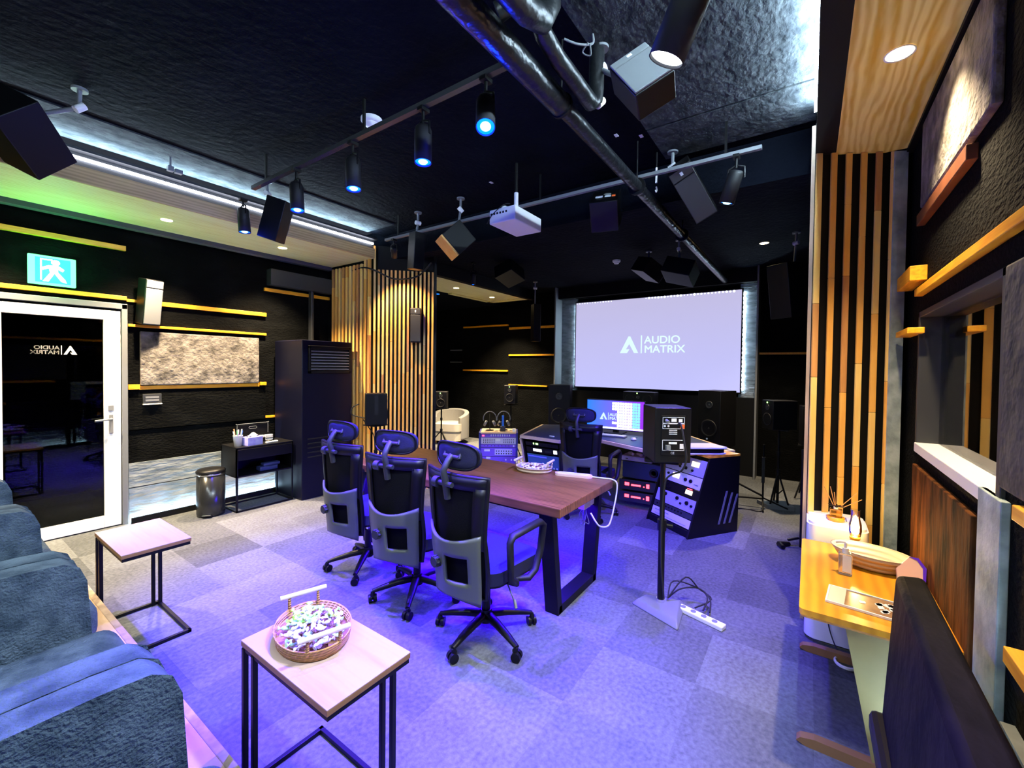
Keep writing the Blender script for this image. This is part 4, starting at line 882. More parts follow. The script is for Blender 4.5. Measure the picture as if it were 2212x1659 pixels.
# monitor
mo = thing('computer_monitor', 'computer monitor on the control desk with purple wallpaper and white window grid', 'monitor', (5.30, 2.06, .783), math.radians(4))
MB().bx(0, .03, -.385, .385, .04, .43).build('housing', 'plastic', mo, .004)
MB().bx(-.004, 0, -.375, .375, .05, .42).build('display', 'monitor', mo)
MB().bx(.02, .10, -.03, .03, .0, .2).bx(-.08, .16, -.12, .12, 0, .012).build('stand', 'plastic', mo, .003)
disp = [x for x in COL.objects if x.parent == mo and x.name.startswith('display')][0]; MW[disp.name] = MW[mo.name]
m = MB(); m2 = MB()
for i in range(11):
    for j in range(9):
        y = .02 - .033 * i; z = .40 - .036 * j
        if i < 2 and (j in (3, 4, 5, 6) or j > 7): continue
        (m2 if i >= 8 else m).bx(-.007, -.004, y - .013, y + .013, z - .029, z)
m.bx(-.007, -.004, -.37, .37, .055, .075)
m.build('window_grid', 'white_tile', disp); m2.build('tile_column', 'cyan_tile', disp)
XM = MW[mo.name] @ Matrix(((0, 0, -1, -.008), (-1, 0, 0, .20), (0, 1, 0, .17), (0, 0, 0, 1)))
logo(disp, XM, .09, 'logo_white', .002)
t = thing('keyboard', 'pale keyboard in front of the monitor on the control desk', 'keyboard', (5.02, 2.03, .784), math.radians(4))
MB().bx(-.06, .06, -.22, .22, 0, .015).build('keyboard_body', 'mid_grey', t, .003)
m = MB()
for i in range(4):
    for j in range(14): m.bx(-.052 + .027 * i, -.03 + .027 * i, -.21 + .03 * j, -.185 + .03 * j, .015, .020)
m.build('keys', 'white', t)
t = thing('computer_mouse', 'white mouse near the right end of the keyboard', 'mouse', (4.93, 1.68, .784)); MB().lathe([(0, 0), (.03, 0), (.032, .01), (.02, .026), (0, .03)], 16, X=Matrix.Diagonal((1.5, 1, 1, 1)), cap=False).build('mouse_body', 'label', t)
MB().tube([(.04, 0, .01), (.1, .03, .005), (.2, .02, .004)], .002, 5).build('mouse_cable', 'rubber', t)
t = thing('notepad', 'white notepad lying on the control desk left of the keyboard', 'notepad', (4.86, 2.30, .784), .2); MB().bx(-.05, .05, -.04, .04, 0, .006).build('pages', 'white', t)
t = thing('remote_control', 'white remote on the dark left wing of the control desk', 'remote control', (4.52, 2.55, .784), 1.3); MB().bx(-.035, .035, -.012, .012, 0, .012).build('remote_body', 'white', t, .004)
t = thing('yellow_box', 'small yellow box beside the monitor on the control desk', 'box', (5.05, 1.47, .784), .1); MB().bx(-.04, .04, -.08, .08, 0, .03).build('box_body', 'cream', t, .003)
# small rack with headphones
RK = T(4.93, 3.66, 0) @ RZ(math.radians(35))
sr = thing('small_rack', 'blue-lit small equipment rack with a wooden top beside the control desk', 'equipment rack', mat=RK)
DBP = PM('blue_lit_panel', (.03, .04, .25), .4)  # blue light on the rack is put into its panel colours
MB().bx(-.15, .22, -.275, -.25, 0, .70).build('side_panel', DBP, sr, .003); MB().bx(-.15, .22, .25, .275, 0, .70).build('side_panel', DBP, sr, .003)
MB().bx(-.12, .22, -.25, .25, 0, .66).build('rack_body', 'plastic', sr); MB().bx(-.155, .23, -.25, .25, .685, .705).build('top_board', 'desk_edge', sr, .002)
XF = lambda z: RK @ frame((-.135, 0, z), (0, -1, 0), (0, 0, 1))
VIO = PM('violet_lit_panel', (.20, .10, .60), .4); GS = 'units in the small rack'
unit('top unit with a row of light push buttons in the small rack', XF(.63), .495, .052, VIO, (), GS, extras=[('button', 'label', -.22 + .065 * k, -.19 + .065 * k, .3, .8) for k in range(9)] + [('red_label', 'led_red', -.46, -.40, .3, .6)], depth=.012)
unit('pale unit with many small knobs and a centre meter in the small rack', XF(.535), .495, .092, LAV2, [(-.42 + .06 * i, .25 + .25 * j, .006) for i in range(6) for j in range(3)] + [(.16 + .055 * i, .25 + .25 * j, .006) for i in range(6) for j in range(3)], GS, extras=[('meter', 'label', -.08, .06, .45, .85)], depth=.012)
unit('narrow violet-lit unit with tiny switches in the small rack', XF(.49), .495, .042, VIO, [(-.4 + .1 * i, .5, .005) for i in range(8)], GS, extras=[('white_key', 'label', .42, .46, .2, .8)], depth=.012)
unit('violet-lit unit with a grid of knobs in the small rack', XF(.365), .495, .12, VIO, [(-.05 + .07 * i, .3 + .3 * j, .009) for i in range(7) for j in range(2)], GS, extras=[('display', 'label', -.40, -.24, .55, .8), ('knob_plate', LAV2, -.10, .40, .12, .85)], depth=.012)
unit('lowest violet-lit unit with round keys in the small rack', XF(.245), .495, .115, VIO, [(-.1, .3, .012), (0, .3, .012), (.1, .3, .012)], GS, extras=[('display', 'label', -.34, -.22, .7, .95), ('key', 'label', .2, .24, .5, .7), ('key', 'label', .36, .40, .5, .7), ('key', 'label', .2, .24, .1, .3)], depth=.012)
def headphones(label, x, y):
    t = thing('headphones', label, 'headphones', mat=RK @ T(x, y, .706), group='headphones on the small rack'); s = 1.22
    MB().lathe([(0, 0), (.06, 0), (.06, .006), (.012, .012), (.007, .02), (.006, .24), (0, .24)], 20, cap=False).build('stand', 'plastic', t)
    arc = [(0, .078 * s * math.cos(q), .165 + .088 * s * math.sin(q)) for q in [PI * k / 14 for k in range(-1, 16)]]
    hb = MB().tube(arc, .0065, 8).build('headband', 'mid_grey', t)
    for sg in (-1, 1): MB().lathe([(.040, -.014), (.046, 0), (.040, .018), (.02, .022), (0, .022)], 18, X=T(0, sg * .062, .10) @ Matrix.Rotation(sg * -1.1, 4, 'X'), cap=True).build('ear_cup', 'mid_grey', t)
headphones('left headphones on a stand on the small rack', .03, .13)
headphones('right headphones, behind the blue upright device on the small rack', .08, -.07)
t = thing('desk_device', 'blue upright device with a dark base on the small rack', 'device', mat=RK @ T(-.03, -.06, .706)); MB().bx(-.03, .03, -.038, .038, 0, .07).build('device_base', 'dark_grey', t, .004)
MB().bx(-.018, .018, -.017, .017, .07, .225).build('device_body', PM('blue_metal', (.03, .15, .6), .4), t, .005); MB().cyl((-.02, .03, .12), (-.02, .06, .105), .015).build('knob', 'plastic', t); MB().cyl((-.01, .02, .155), (-.02, .045, .16), .015).build('knob', 'plastic', t)
t = thing('small_box', 'small white cube at the right corner of the small rack', 'box', mat=RK @ T(-.08, -.22, .706)); MB().bx(-.022, .022, -.022, .022, 0, .045).build('box_body', 'label', t, .003)
# ------------------------------------------------------------------ speakers
def tripod(label, loc, h, rot=0, clamp=True, feet=.36, cat='speaker stand', grp=None):
    t = thing('tripod_stand', label, cat, loc, rot, grp)
    MB().cyl((0, 0, .05), (0, 0, h), .014).build('pole', 'metal_black', t)
    MB().cyl((0, 0, .38), (0, 0, .45), .024).build('collar', 'plastic', t); MB().cyl((0, 0, .62), (0, 0, .66), .022).build('height_clamp', 'plastic', t)
    for k in range(3):
        a = 2 * PI * k / 3 + .4; MB().tube([(0, 0, .42), (feet * math.cos(a), feet * math.sin(a), .012)], .010, 8).tube([(0, 0, .15), (.5 * feet * math.cos(a), .5 * feet * math.sin(a), .22)], .007, 6).build('leg', 'metal_black', t)
    MB().bx(-.10, .10, -.10, .10, h - .01, h).build('top_plate', 'metal_black', t)
    return t
def spk(label, loc, d, w, dd, h, roll=0., grp=None, grille=None, mount=None, dual=False, led=None, drivers=True, name='speaker', mat='plastic'):
    t = thing(name, label, 'speaker', mat=aim(loc, d, roll), group=grp)
    cabinet(t, w, dd, h, mat)
    if drivers: monitor_front(t, w, dd, h, led, dual=dual)
    if grille: MB().bx(dd / 2, dd / 2 + .012, -w * .48, w * .48, -h * .48, h * .30).build('grille', grille, t, .004); MB().bx(dd / 2, dd / 2 + .012, -w * .48, w * .48, h * .315, h * .48).build('top_grille', grille, t, .004); MB().bx(dd / 2 + .012, dd / 2 + .014, -w * .06, w * .06, h * .37, h * .43).build('badge', 'label', t)
    if mount:
        I = MW[t.name].inverted(); p = I @ Vector(mount); q = I @ (Vector(mount) + Vector((0, 0, -.12)))
        m = MB(); m.tube([tuple(p), tuple(q), (-dd / 2 + .03, 0, h * .1)], .013, 8); m.cyl(tuple(p), tuple(I @ (Vector(mount) + Vector((0, 0, -.015)))), .04); m.build('mounting_arm', 'mid_grey', t)
        m = MB(); m.cyl(tuple(q + Vector((0, -.03, 0))), tuple(q + Vector((0, .03, 0))), .022); m.build('mount_joint', 'white', t)
    return t
# on stands
tripod('black tripod stand in front of the left slatted column', (3.10, 4.05, 0), .95)
t = spk('navy blue speaker seen from the side on the tripod before the left slatted column', (3.10, 4.05, 1.13), (.83, -.55, 0), .17, .235, .355)
MB().bx(-.02, .02, -.0875, -.085, -.06, .16).build('side_slot', 'rubber', t) ; MB().bx(-.02, .02, .085, .0875, -.06, .14).build('side_slot', 'rubber', t)
tag(MB().tube([(3.0, 4.22, 1.18), (2.97, 4.30, 1.14), (2.97, 4.32, 1.06), (3.02, 4.25, 1.03), (3.04, 4.18, 1.02)], .006, 8).tube([(3.04, 4.2, 1.0), (3.08, 4.14, .9), (3.10, 4.08, .8), (3.1, 4.06, .5)], .006, 8).build('speaker_cable', 'rubber'), 'black looped cable behind the navy speaker on its tripod', 'cable')
tripod('black tripod stand carrying the speaker beside the tub chair', (5.8, 5.65, 0), .84)
spk('speaker on a tripod just right of the left slatted column, green light on', (5.8, 5.65, 1.0), (-.8, -.6, 0), .22, .26, .31, led='led_green')
tripod('black thin stand under the small speaker behind the headphones', (6.5, 4.55, 0), .93, feet=.25)
spk('small speaker on a thin stand behind the headphones', (6.5, 4.55, 1.12), (-.9, -.4, 0), .21, .26, .34, led='led_green')
t = thing('speaker_plinth', 'black plinth under the large left monitor beside the screen', 'plinth', (6.6, 3.56, 0)); MB().bx(-.18, .2, -.19, .19, 0, .54).build('plinth_body', 'plastic', t, .005)
t = spk('large left three-way monitor speaker below the screen', (6.6, 3.56, .94), (-.93, -.36, 0), .37, .4, .78, led=None); MB().cyl((.2, .1, -.33), (.206, .1, -.33), .012).build('indicator', 'led_green', t)
t = thing('speaker_plinth', 'black plinth under the large right monitor beside the screen', 'plinth', (6.6, 1.06, 0)); MB().bx(-.18, .2, -.17, .17, 0, .54).build('plinth_body', 'plastic', t, .005)
t = spk('large right three-way monitor speaker below the screen', (6.6, 1.06, .94), (-.93, .36, 0), .33, .4, .78, led=None); MB().cyl((.2, -.02, -.28), (.206, -.02, -.28), .012).build('indicator', 'label', t)
t = thing('speaker_shelf', 'black shelf carrying the centre speaker under the screen', 'shelf', (6.9, 2.25, 0)); MB().bx(-.15, .15, -.32, .32, 1.0, 1.03).bx(-.05, .05, -.05, .05, 0, 1.0).build('shelf_board', 'plastic', t)
spk('centre speaker with two woofers under the screen above the monitor', (6.9, 2.25, 1.145), (-1, 0, 0), .50, .26, .21, dual=True, led='led_green')
tripod('black pole stand in front of the right back wall', (5.95, .28, 0), .93, feet=.12)
spk('black box speaker on the pole stand near the right slatted column', (5.95, .28, 1.10), (-.6, .8, 0), .21, .29, .34, led='led_green')
t = thing('stand_base_plate', 'grey weighted plate under the far pole stand on the pale carpet', 'base plate', (5.98, .31, 0), .6); MB().prism([(-.2, -.12), (.14, -.17), (.22, -.05), (.1, .16), (-.12, .15)], 0, .045).build('plate', 'mid_grey', t, .012)
t = thing('microphone_stand', 'thin black microphone stand beside the far pole stand', 'microphone stand', (5.8, .42, 0)); MB().cyl((0, 0, .1), (0, 0, .75), .010).tube([(0, 0, .14), (-.05, .35, .3)], .012, 8).tube([(0, 0, .12), (.05, -.25, .02)], .009, 8).tube([(0, 0, .12), (-.2, -.02, .02)], .009, 8).build('pole_and_legs', 'metal_black', t)
MB().bx(-.02, .02, -.015, .015, .3, .6).build('cable_wrap', 'rubber', t)
spk('dark speaker half hidden at the edge of the right slatted column', (6.6, .0, .93), (-.2, 1, 0), .2, .16, .5, drivers=False)
tripod('thin black stand under the half hidden speaker by the right slatted column', (6.6, .0, 0), .68, feet=.2)
tag(MB().tube([(5.3, .95, .005), (5.45, .8, .005), (5.58, .68, .005), (5.62, .55, .005), (5.6, .44, .01), (5.7, .40, .01)], .006, 6).build('floor_cable', 'rubber'), 'thin dark cable on the pale carpet behind the slanted rack', 'cable')
tag(MB().tube([(5.75, .42, .12), (5.5, .75, .14), (5.2, .95, .05), (4.95, 1.1, .03)], .010, 6).build('boom_arm', 'metal_black'), 'black bar reaching from the far stand to the slanted rack', 'bar')
t = thing('floor_stand', 'black stand foot showing beside the base of the right slatted column', 'stand', (4.72, .03, 0)); MB().tube([(-.02, .09, .015), (-.10, .16, .02), (-.16, .13, .02)], [.018, .03, .02], 8).tube([(.0, .02, .08), (-.05, .10, .06)], .012, 8).cyl((0, 0, .0), (0, 0, .9), .014).build('foot', 'plastic', t)
# hanging / wall speakers
CS = 'speakers hung from the ceiling'
spk('large black ceiling speaker at the far left edge of the photo, above the lit strip', (.44, 4.05, 3.04), (.5, -.75, -.45), .26, .26, .40, .95, grp=CS, mount=(.66, 3.80, 3.34), drivers=False)
t = spk('black ceiling speaker with a pale side in front of the left lit strip', (2.02, 4.12, 2.97), (.55, -.75, -.30), .16, .18, .38, .1, grp=CS, mount=(1.98, 4.2, 3.34), drivers=False)
MB().bx(-.09, .09, .08, .084, -.10, .19).build('side_label_plate', 'panel', t)
t = spk('wedge ceiling speaker with an orange wood side hung from the rear track', (3.22, 2.95, 2.90), (-.48, -.85, .05), .25, .20, .25, -.80, grp=CS, mount=(3.28, 2.95, 3.34), drivers=False)
MB().bx(-.10, .10, -.125, .125, -.146, -.126).build('wood_side', 'slat_a', t, .003)
spk('narrow black ceiling speaker hung before the left slatted column top', (3.3, 3.62, 2.90), (-.2, -1, -.1), .13, .14, .40, 0, grp=CS, mount=(3.32, 3.62, 3.34), drivers=False)
t = spk('black ceiling speaker with small coloured labels at its back, hung beside the black pipe', (3.62, 1.52, 3.03), (.55, .15, -.75), .24, .26, .33, 0, grp=CS, mount=(3.6, 1.5, 3.16), drivers=False)
MB().bx(-.134, -.13, -.05, .0, -.04, .0).bx(-.134, -.13, .02, .08, -.04, .0).build('labels', 'label', t); MB().bx(-.135, -.13, -.09, -.06, -.04, .0).build('red_label', 'orange_label', t)
spk('long grey-faced ceiling speaker tilted down beside the blue spotlight', (3.55, .78, 3.02), (-.75, -.25, -.62), .17, .17, .46, .55, grp=CS, grille='dark_grey', mount=(3.5, .92, 3.34), drivers=False)
spk('grey two-part ceiling speaker right under the white spotlight', (1.91, .64, 2.90), (-.80, -.15, .30), .18, .13, .25, .55, grp=CS, grille='mid_grey', mount=(2.16, .95, 3.34), drivers=False)
spk('dark wedge ceiling speaker above the rear plywood soffit', (5.1, 3.62, 2.99), (-.3, -.3, -.9), .3, .2, .34, .8, grp=CS, mount=(5.15, 3.6, 3.16), drivers=False)
spk('dark wedge ceiling speaker above the right part of the screen', (5.3, 1.28, 2.78), (-.3, .3, -.9), .3, .2, .34, .8, grp=CS, mount=(5.3, 1.3, 3.16), drivers=False)
spk('dark wedge ceiling speaker left of the one above the screen', (5.6, 1.75, 2.92), (-.2, .5, -.9), .3, .2, .3, -.6, grp=CS, mount=(5.6, 1.75, 3.16), drivers=False)
t = spk('tall narrow speaker hanging in front of the left back wall trims', (6.5, 4.03, 2.42), (-.6, -.8, 0), .13, .16, .66, 0, grp=CS, mount=(6.5, 4.05, 3.16), drivers=False)
spk('tall dark speaker hanging beside the top of the right slatted column', (5.7, .23, 2.52), (-.8, .5, -.15), .24, .26, .60, 0, grp=CS, mount=(5.7, .15, 3.16), drivers=False)
GW = 'narrow satellite speakers on walls'
t = spk('grey narrow speaker mounted on the left wall right of the white door', (1.46, YL - .10, 2.245), (.25, -1, -.15), .155, .13, .46, 0, grp=GW, grille='mid_grey', drivers=False)
MB().bx(-.09, -.05, -.03, .03, -.06, .06).build('wall_bracket', 'plastic', t)
t = spk('dark narrow speaker mounted on the face of the left slatted column', (3.83, 4.20, 2.15), (-.8, -.7, 0), .13, .11, .44, 0, grp=GW, grille='dark_grey', drivers=False)
MB().bx(-.08, -.05, -.03, .03, -.06, .06).build('wall_bracket', 'plastic', t)
# ------------------------------------------------------------------ tub chair in the nook
t = thing('tub_chair', 'cream and grey round-backed tub chair in the rear left nook', 'armchair', (6.75, 6.3, 0), math.radians(200))
def tub(u, v): q = math.radians(-128 + 256 * u); return (-.36 * math.cos(q) * 1.0, .40 * math.sin(q), .10 + (.60 - .14 * abs(2 * u - 1) ** 2) * v)
m = MB(); m.grid(tub, 28, 6, .10); m.build('back_shell', PM('grey_tub_fabric', (.20, .20, .19), .9, bump=.3, bscale=100), t, .02, 3)
MB().prism(rrect(-.30, .36, -.33, .33, .12), .28, .43).build('seat_cushion', 'tweed', t, .04, 4); MB().prism(rrect(-.30, .34, -.32, .32, .12), .08, .27).build('seat_base', 'tweed', t, .02, 3)
for x in (-.2, .25):
    for y in (-.22, .22): MB().cyl((x, y, 0), (x, y, .09), .015, .02).build('leg', 'slat_c', t)
# ------------------------------------------------------------------ ceiling tracks, pipes, spotlights
t = thing('lighting_track', 'near ceiling lighting track carrying the row of blue spotlights', 'lighting track', (1.85, 2.6, 3.1)); TZ = 3.11
MB().bx(1.72, 1.755, 1.16, 3.93, TZ, TZ + .03).build('rail', PM('dark_glossy_rail', (.04, .042, .046), .25), t, world=True)
m = MB()
for y in (1.3, 2.4, 3.7): m.bx(1.73, 1.745, y, y + .015, TZ + .03, ZC)
m.build('hanger', 'metal_black', t, world=True)
t = thing('lighting_track', 'rear ceiling lighting track above the projector', 'lighting track', (3.25, 2.2, 3.1))
MB().bx(3.27, 3.30, .29, 4.13, 3.09, 3.115).build('rail', 'mid_grey', t, world=True)
m = MB()
for y in (.5, 2.0, 3.9): m.bx(3.28, 3.293, y, y + .015, 3.115, ZC)
m.build('hanger', 'metal_black', t, world=True)
SP = 'cylindrical track spotlights'
def spotlight(label, piv, d, L_=.20, r=.049, lens='blue_lens', glow='blue_bulb', ztop=3.11, grp=SP, top=None):
    t = thing('spotlight', label, 'spotlight', mat=T(*piv), group=grp); dv = Vector(d).normalized(); c0 = Vector((0, 0, -.10))
    MB().bx(-.03, .03, -.02, .02, (ztop - piv[2]) - .02, (ztop - piv[2])).cyl((0, 0, -.03), (0, 0, ztop - piv[2]), .009).build('adapter', 'metal_black', t)
    m = MB(); m.tube([(0, 0, -.01), (0, .05, -.03), (0, .052, -.10)], .007, 6).tube([(0, 0, -.01), (0, -.05, -.03), (0, -.052, -.10)], .007, 6); m.build('yoke', 'plastic', t)
    q = dv.to_track_quat('Z', 'Y').to_matrix().to_4x4(); X = T(0, 0, -.06) @ q
    MB().lathe([(0, -.01), (r * .85, -.01), (r, .01), (r, L_), (r * .93, L_), (r * .90, L_ - .010), (0, L_ - .010)], 24, X=X, cap=False).build('housing', 'plastic_soft', t)
    MB().lathe([(r * .90, L_ - .009), (r * .5, L_ - .007), (0, L_ - .006)], 24, X=X, cap=False).build('reflector', glow, t)
    MB().lathe([(r * .55, L_ - .006), (r * .4, L_ + .002), (0, L_ + .004)], 20, X=X, cap=False).build('bulb', lens, t)
    tip = Vector(piv) + Vector((0, 0, -.06)) + dv * (L_ + .012)
    return tip, dv
LTS = []
for lb, piv, d in [('blue spotlight nearest the black pipe on the near track, shining toward the camera', (1.74, 1.40, 3.05), (-.34, -.28, -.90)), ('second blue spotlight from the pipe on the near track', (1.74, 1.86, 3.05), (-.05, -.06, -.99)),
                   ('third blue spotlight from the pipe on the near track', (1.74, 2.53, 3.05), (-.03, -.10, -.98)), ('fourth blue spotlight on the near track, over the tilted speaker', (1.74, 3.24, 3.05), (-.02, -.12, -.98)), ('blue spotlight hanging in front of the left lit strip', (1.78, 4.22, 3.07), (.05, -.05, -.99))]:
    LTS.append(spotlight(lb, piv, d))
LTS.append(spotlight('blue spotlight at the right end of the rear track', (3.285, .44, 3.03), (.10, .30, -.95), ztop=3.09))
LTS.append(spotlight('small dark blue-tipped spotlight under the rear plywood soffit', (4.85, 4.10, 3.06), (.1, .1, -1), .16, .035, 'blue_bulb', 'plastic', ztop=3.16))
WH = spotlight('large white glowing spotlight at the top of the photo', (1.46, .25, 3.06), (.06, .44, -.89), .38, .060, 'white_bulb', 'white_bulb', ztop=3.34, grp=None)
WM = spotlight('warm spotlight at the left end of the rear track lighting the slatted column', (3.285, 3.98, 3.05), (.5, .55, -.6), .13, .035, 'warm_bulb', 'plastic', ztop=3.09, grp=None)
# pipes
t = thing('ceiling_pipe', 'long thick black pipe crossing the ceiling toward the screen', 'pipe', (3.5, 1.1, 3.0))
MB().cyl((-.5, 1.13, 3.0), (2.0, 1.10, 3.0), .058, n=20).cyl((2.0, 1.10, 3.0), (7.3, 1.10, 3.0), .042, n=18).build('pipe_run', PM('black_wrapped_pipe', (.008, .009, .011), .3, bump=.6, bscale=14), t, world=True)
m = MB()
for x in (.2, 1.0, 2.0, 3.2, 4.6): m.cyl((x - .008, 1.10, 3.0), (x + .008, 1.10, 3.0), .064, n=20); m.cyl((x, 1.10, 3.05), (x, 1.10, 3.34 if x < 3.7 else 3.15), .006, n=6)
m.build('clamps', 'metal_black', t, world=True)
t = thing('branch_pipe', 'short black branch pipe with elbows beside the long pipe', 'pipe', (1.7, 1.0, 3.05))
MB().tube([(1.44, 1.10, 3.10), (1.47, 1.02, 3.14), (1.55, .98, 3.13), (1.62, .985, 3.08), (1.75, .985, 3.05), (2.10, .975, 3.02), (2.14, .972, 3.05), (2.15, .97, 3.12), (2.15, .97, 3.36)], .040, 14).build('pipe_run', PM('black_branch_pipe', (.006, .007, .008), .35, bump=.6, bscale=14), t, world=True)
MB().cyl((2.15, .96, 3.03), (2.19, .95, 3.07), .02).build('valve_cap', 'cream', t, world=True)
t = thing('elbow_pipe', 'black elbow pipe entering from the top edge of the photo', 'pipe', (1.3, .9, 3.1))
MB().tube([(.7, .98, 3.05), (1.2, .96, 3.03), (1.42, .94, 3.02), (1.52, .93, 3.05), (1.56, .925, 3.13), (1.56, .925, 3.36)], .052, 16).build('pipe_run', PM('black_elbow_pipe', (.007, .008, .009), .35, bump=.6, bscale=14), t, world=True)
# projector
t = thing('projector', 'white projector hanging from the rear track in front of the screen', 'projector', (3.0, 2.07, 2.80))
MB().bx(-.20, .20, -.13, .13, 0, .115).build('projector_body', 'white', t, .008, 3)
MB().cyl((.19, -.04, .06), (.215, -.04, .06), .038).build('lens', 'mid_grey', t)
m = MB()
for k in range(6): m.bx(-.204, -.199, .10 - .03 * k, .115 - .03 * k, .07, .085)
m.build('ports', 'plastic', t)
m = MB(); m.bx(-.08, .08, -.06, .06, .12, .14); m.cyl((0, 0, .14), (0, 0, .30), .018); m.tube([(-.05, .06, .13), (-.08, .09, .16), (-.02, .10, .2), (.02, .05, .17)], .008, 6); m.bx(-.10, -.02, .02, .09, .13, .16); m.build('ceiling_mount', 'white', t)
MB().cyl((0, 0, .30), (0, 0, .55), .012).build('drop_pole', 'metal_black', t)
tag(MB().tube([(2.80, 2.17, 2.88), (2.77, 2.2, 2.80), (2.77, 2.15, 2.86), (2.79, 2.05, 2.93), (2.95, 2.1, 3.0)], .004, 6).build('projector_cable', 'plastic'), 'dark cable at the back of the white projector', 'cable')
tag(MB().tube([(3.50, 5.1, 2.90), (3.47, 4.8, 2.90), (3.46, 4.55, 2.83), (3.6, 4.40, 2.74), (3.72, 4.28, 2.74), (3.85, 4.16, 2.80), (3.9, 4.0, 2.95)], .010, 8).build('hanging_cable', 'rubber'), 'black cable sagging across the top of the left slatted column', 'cable')
# small ceiling things
def puck(label, name, cat, x, y, z, r, grp=None):
    t = thing(name, label, cat, (x, y, z), 0, grp)
    MB().lathe([(r, 0), (r, -.02), (r * .85, -.03), (0, -.03)], 28, cap=True).build('base_ring', 'white', t); MB().lathe([(r * .62, -.03), (r * .58, -.05), (0, -.055)], 24, cap=False).build('sensor_cap', 'white', t)
puck('white round smoke detector on the near ceiling beside the lighting track', 'smoke_detector', 'smoke detector', 1.905, 2.555, 3.349, .072)
puck('white round smoke detector on the rear ceiling above the screen', 'smoke_detector', 'smoke detector', 5.83, 2.28, 3.16, .055)
for x, y, lb in [(3.18, 2.48, 'nearest the projector'), (3.05, 1.21, 'beside the black pipe'), (3.16, 1.06, 'right of the black pipe')]:
    t = thing('ceiling_tag', 'small pale ceiling tag %s' % lb, 'tag', (x, y, ZC), 0, 'small pale ceiling tags'); MB().bx(-.02, .02, -.012, .012, -.004, 0).build('tag_plate', 'label', t)
t = thing('hanger_rod', 'white drop rod with a hook on the ceiling beside the tilted grey speaker', 'hanger rod', (3.45, 1.03, 3.34)); MB().cyl((0, 0, -.12), (0, 0, -.24), .008).build('rod', 'white', t); MB().cyl((0, 0, 0), (0, 0, -.12), .006).build('upper_rod', 'metal_black', t)
MB().tube([(0, 0, -.27), (.02, 0, -.29), (0, 0, -.31), (-.015, 0, -.30)], .006, 6).build('hook', 'white', t)
# bracket pieces on the near ceiling
t = thing('ceiling_bracket', 'pale metal bracket on the lit ceiling edge above the left strip', 'bracket', (1.30, 4.40, ZC)); MB().cyl((0, 0, 0), (0, 0, -.10), .008).bx(-.02, .02, -.02, .02, -.13, -.09).bx(.03, .08, -.02, .02, -.13, -.10).build('bracket_body', 'mid_grey', t)
t = thing('ceiling_bracket', 'small dark cable bracket with loose wire left of the white spotlight', 'bracket', (2.05, .95, 3.34)); MB().tube([(0, 0, 0), (0, 0, -.05), (-.06, .05, -.07), (-.12, .10, -.06)], .006, 6).tube([(-.03, 0, -.07), (.02, .02, -.09), (-.01, .05, -.08), (-.03, .01, -.06)], .004, 6).build('bracket_body', 'mid_grey', t)
# recessed downlights
def downlight(label, x, y, z, r=.045, em='warm_bulb'):
    t = thing('downlight', label, 'downlight', (x, y, z), 0, 'recessed downlights')
    MB().lathe([(r, 0), (r * 1.2, -.004), (r * 1.2, 0)], 28, cap=False).build('trim_ring', 'white', t); MB().lathe([(r, -.003), (0, -.003)], 28, cap=False).build('lamp_disc', em, t)
DL = [(1.478, 5.105, 3.0, 'warm downlight in the left plywood soffit above the exit sign side'), (2.59, 5.13, 3.0, 'warm downlight in the left plywood soffit nearest the slatted column'), (2.487, -.292, 3.0, 'bright downlight in the right yellow plywood soffit'), (5.574, 5.1, 3.0, 'left warm downlight in the rear plywood soffit'), (6.68, 5.16, 3.0, 'right warm downlight in the rear plywood soffit'), (5.98, .48, 3.16, 'warm downlight in the black ceiling above the right back wall'), (.36, 5.1, 3.0, 'warm downlight at the very left edge of the left soffit')]
for x, y, z, lb in DL: downlight(lb, x, y, z - .001)
downlight('blue downlight in the black nook ceiling', 5.75, 5.75, 2.979, .05, 'blue_bulb')
# ------------------------------------------------------------------ right side: low table and its things
bt = thing('low_table', 'amber oak low table with sled feet by the right slatted column', 'table', (2.62, -.22, 0))
MB().prism(rrect(-.46, .46, -.26, .235, .02), .595, .62).build('tabletop', 'bench', bt, .004)
MB().prism(rrect(-.455, .455, -.255, .23, .02), .585, .595).build('top_underside', 'slat_c', bt)
for x in (-.38, .38):
    m = MB(); X = Matrix(((0, 0, 1, x - .02), (1, 0, 0, 0), (0, 1, 0, 0), (0, 0, 0, 1)))
    m.prism([(-.26, 0), (.20, 0), (.235, .012), (.22, .03), (.17, .042), (-.26, .042)], 0, .04, X=X); m.build('foot', 'edge_wood', bt, .004)
    m = MB(); m.prism([(-.24, .042), (-.02, .042), (.08, .585), (-.24, .585)], 0, .02, X=Matrix(((0, 0, 1, x - .01), (1, 0, 0, 0), (0, 1, 0, 0), (0, 0, 0, 1)))); m.build('side_board', 'olive_ply', bt, .002)
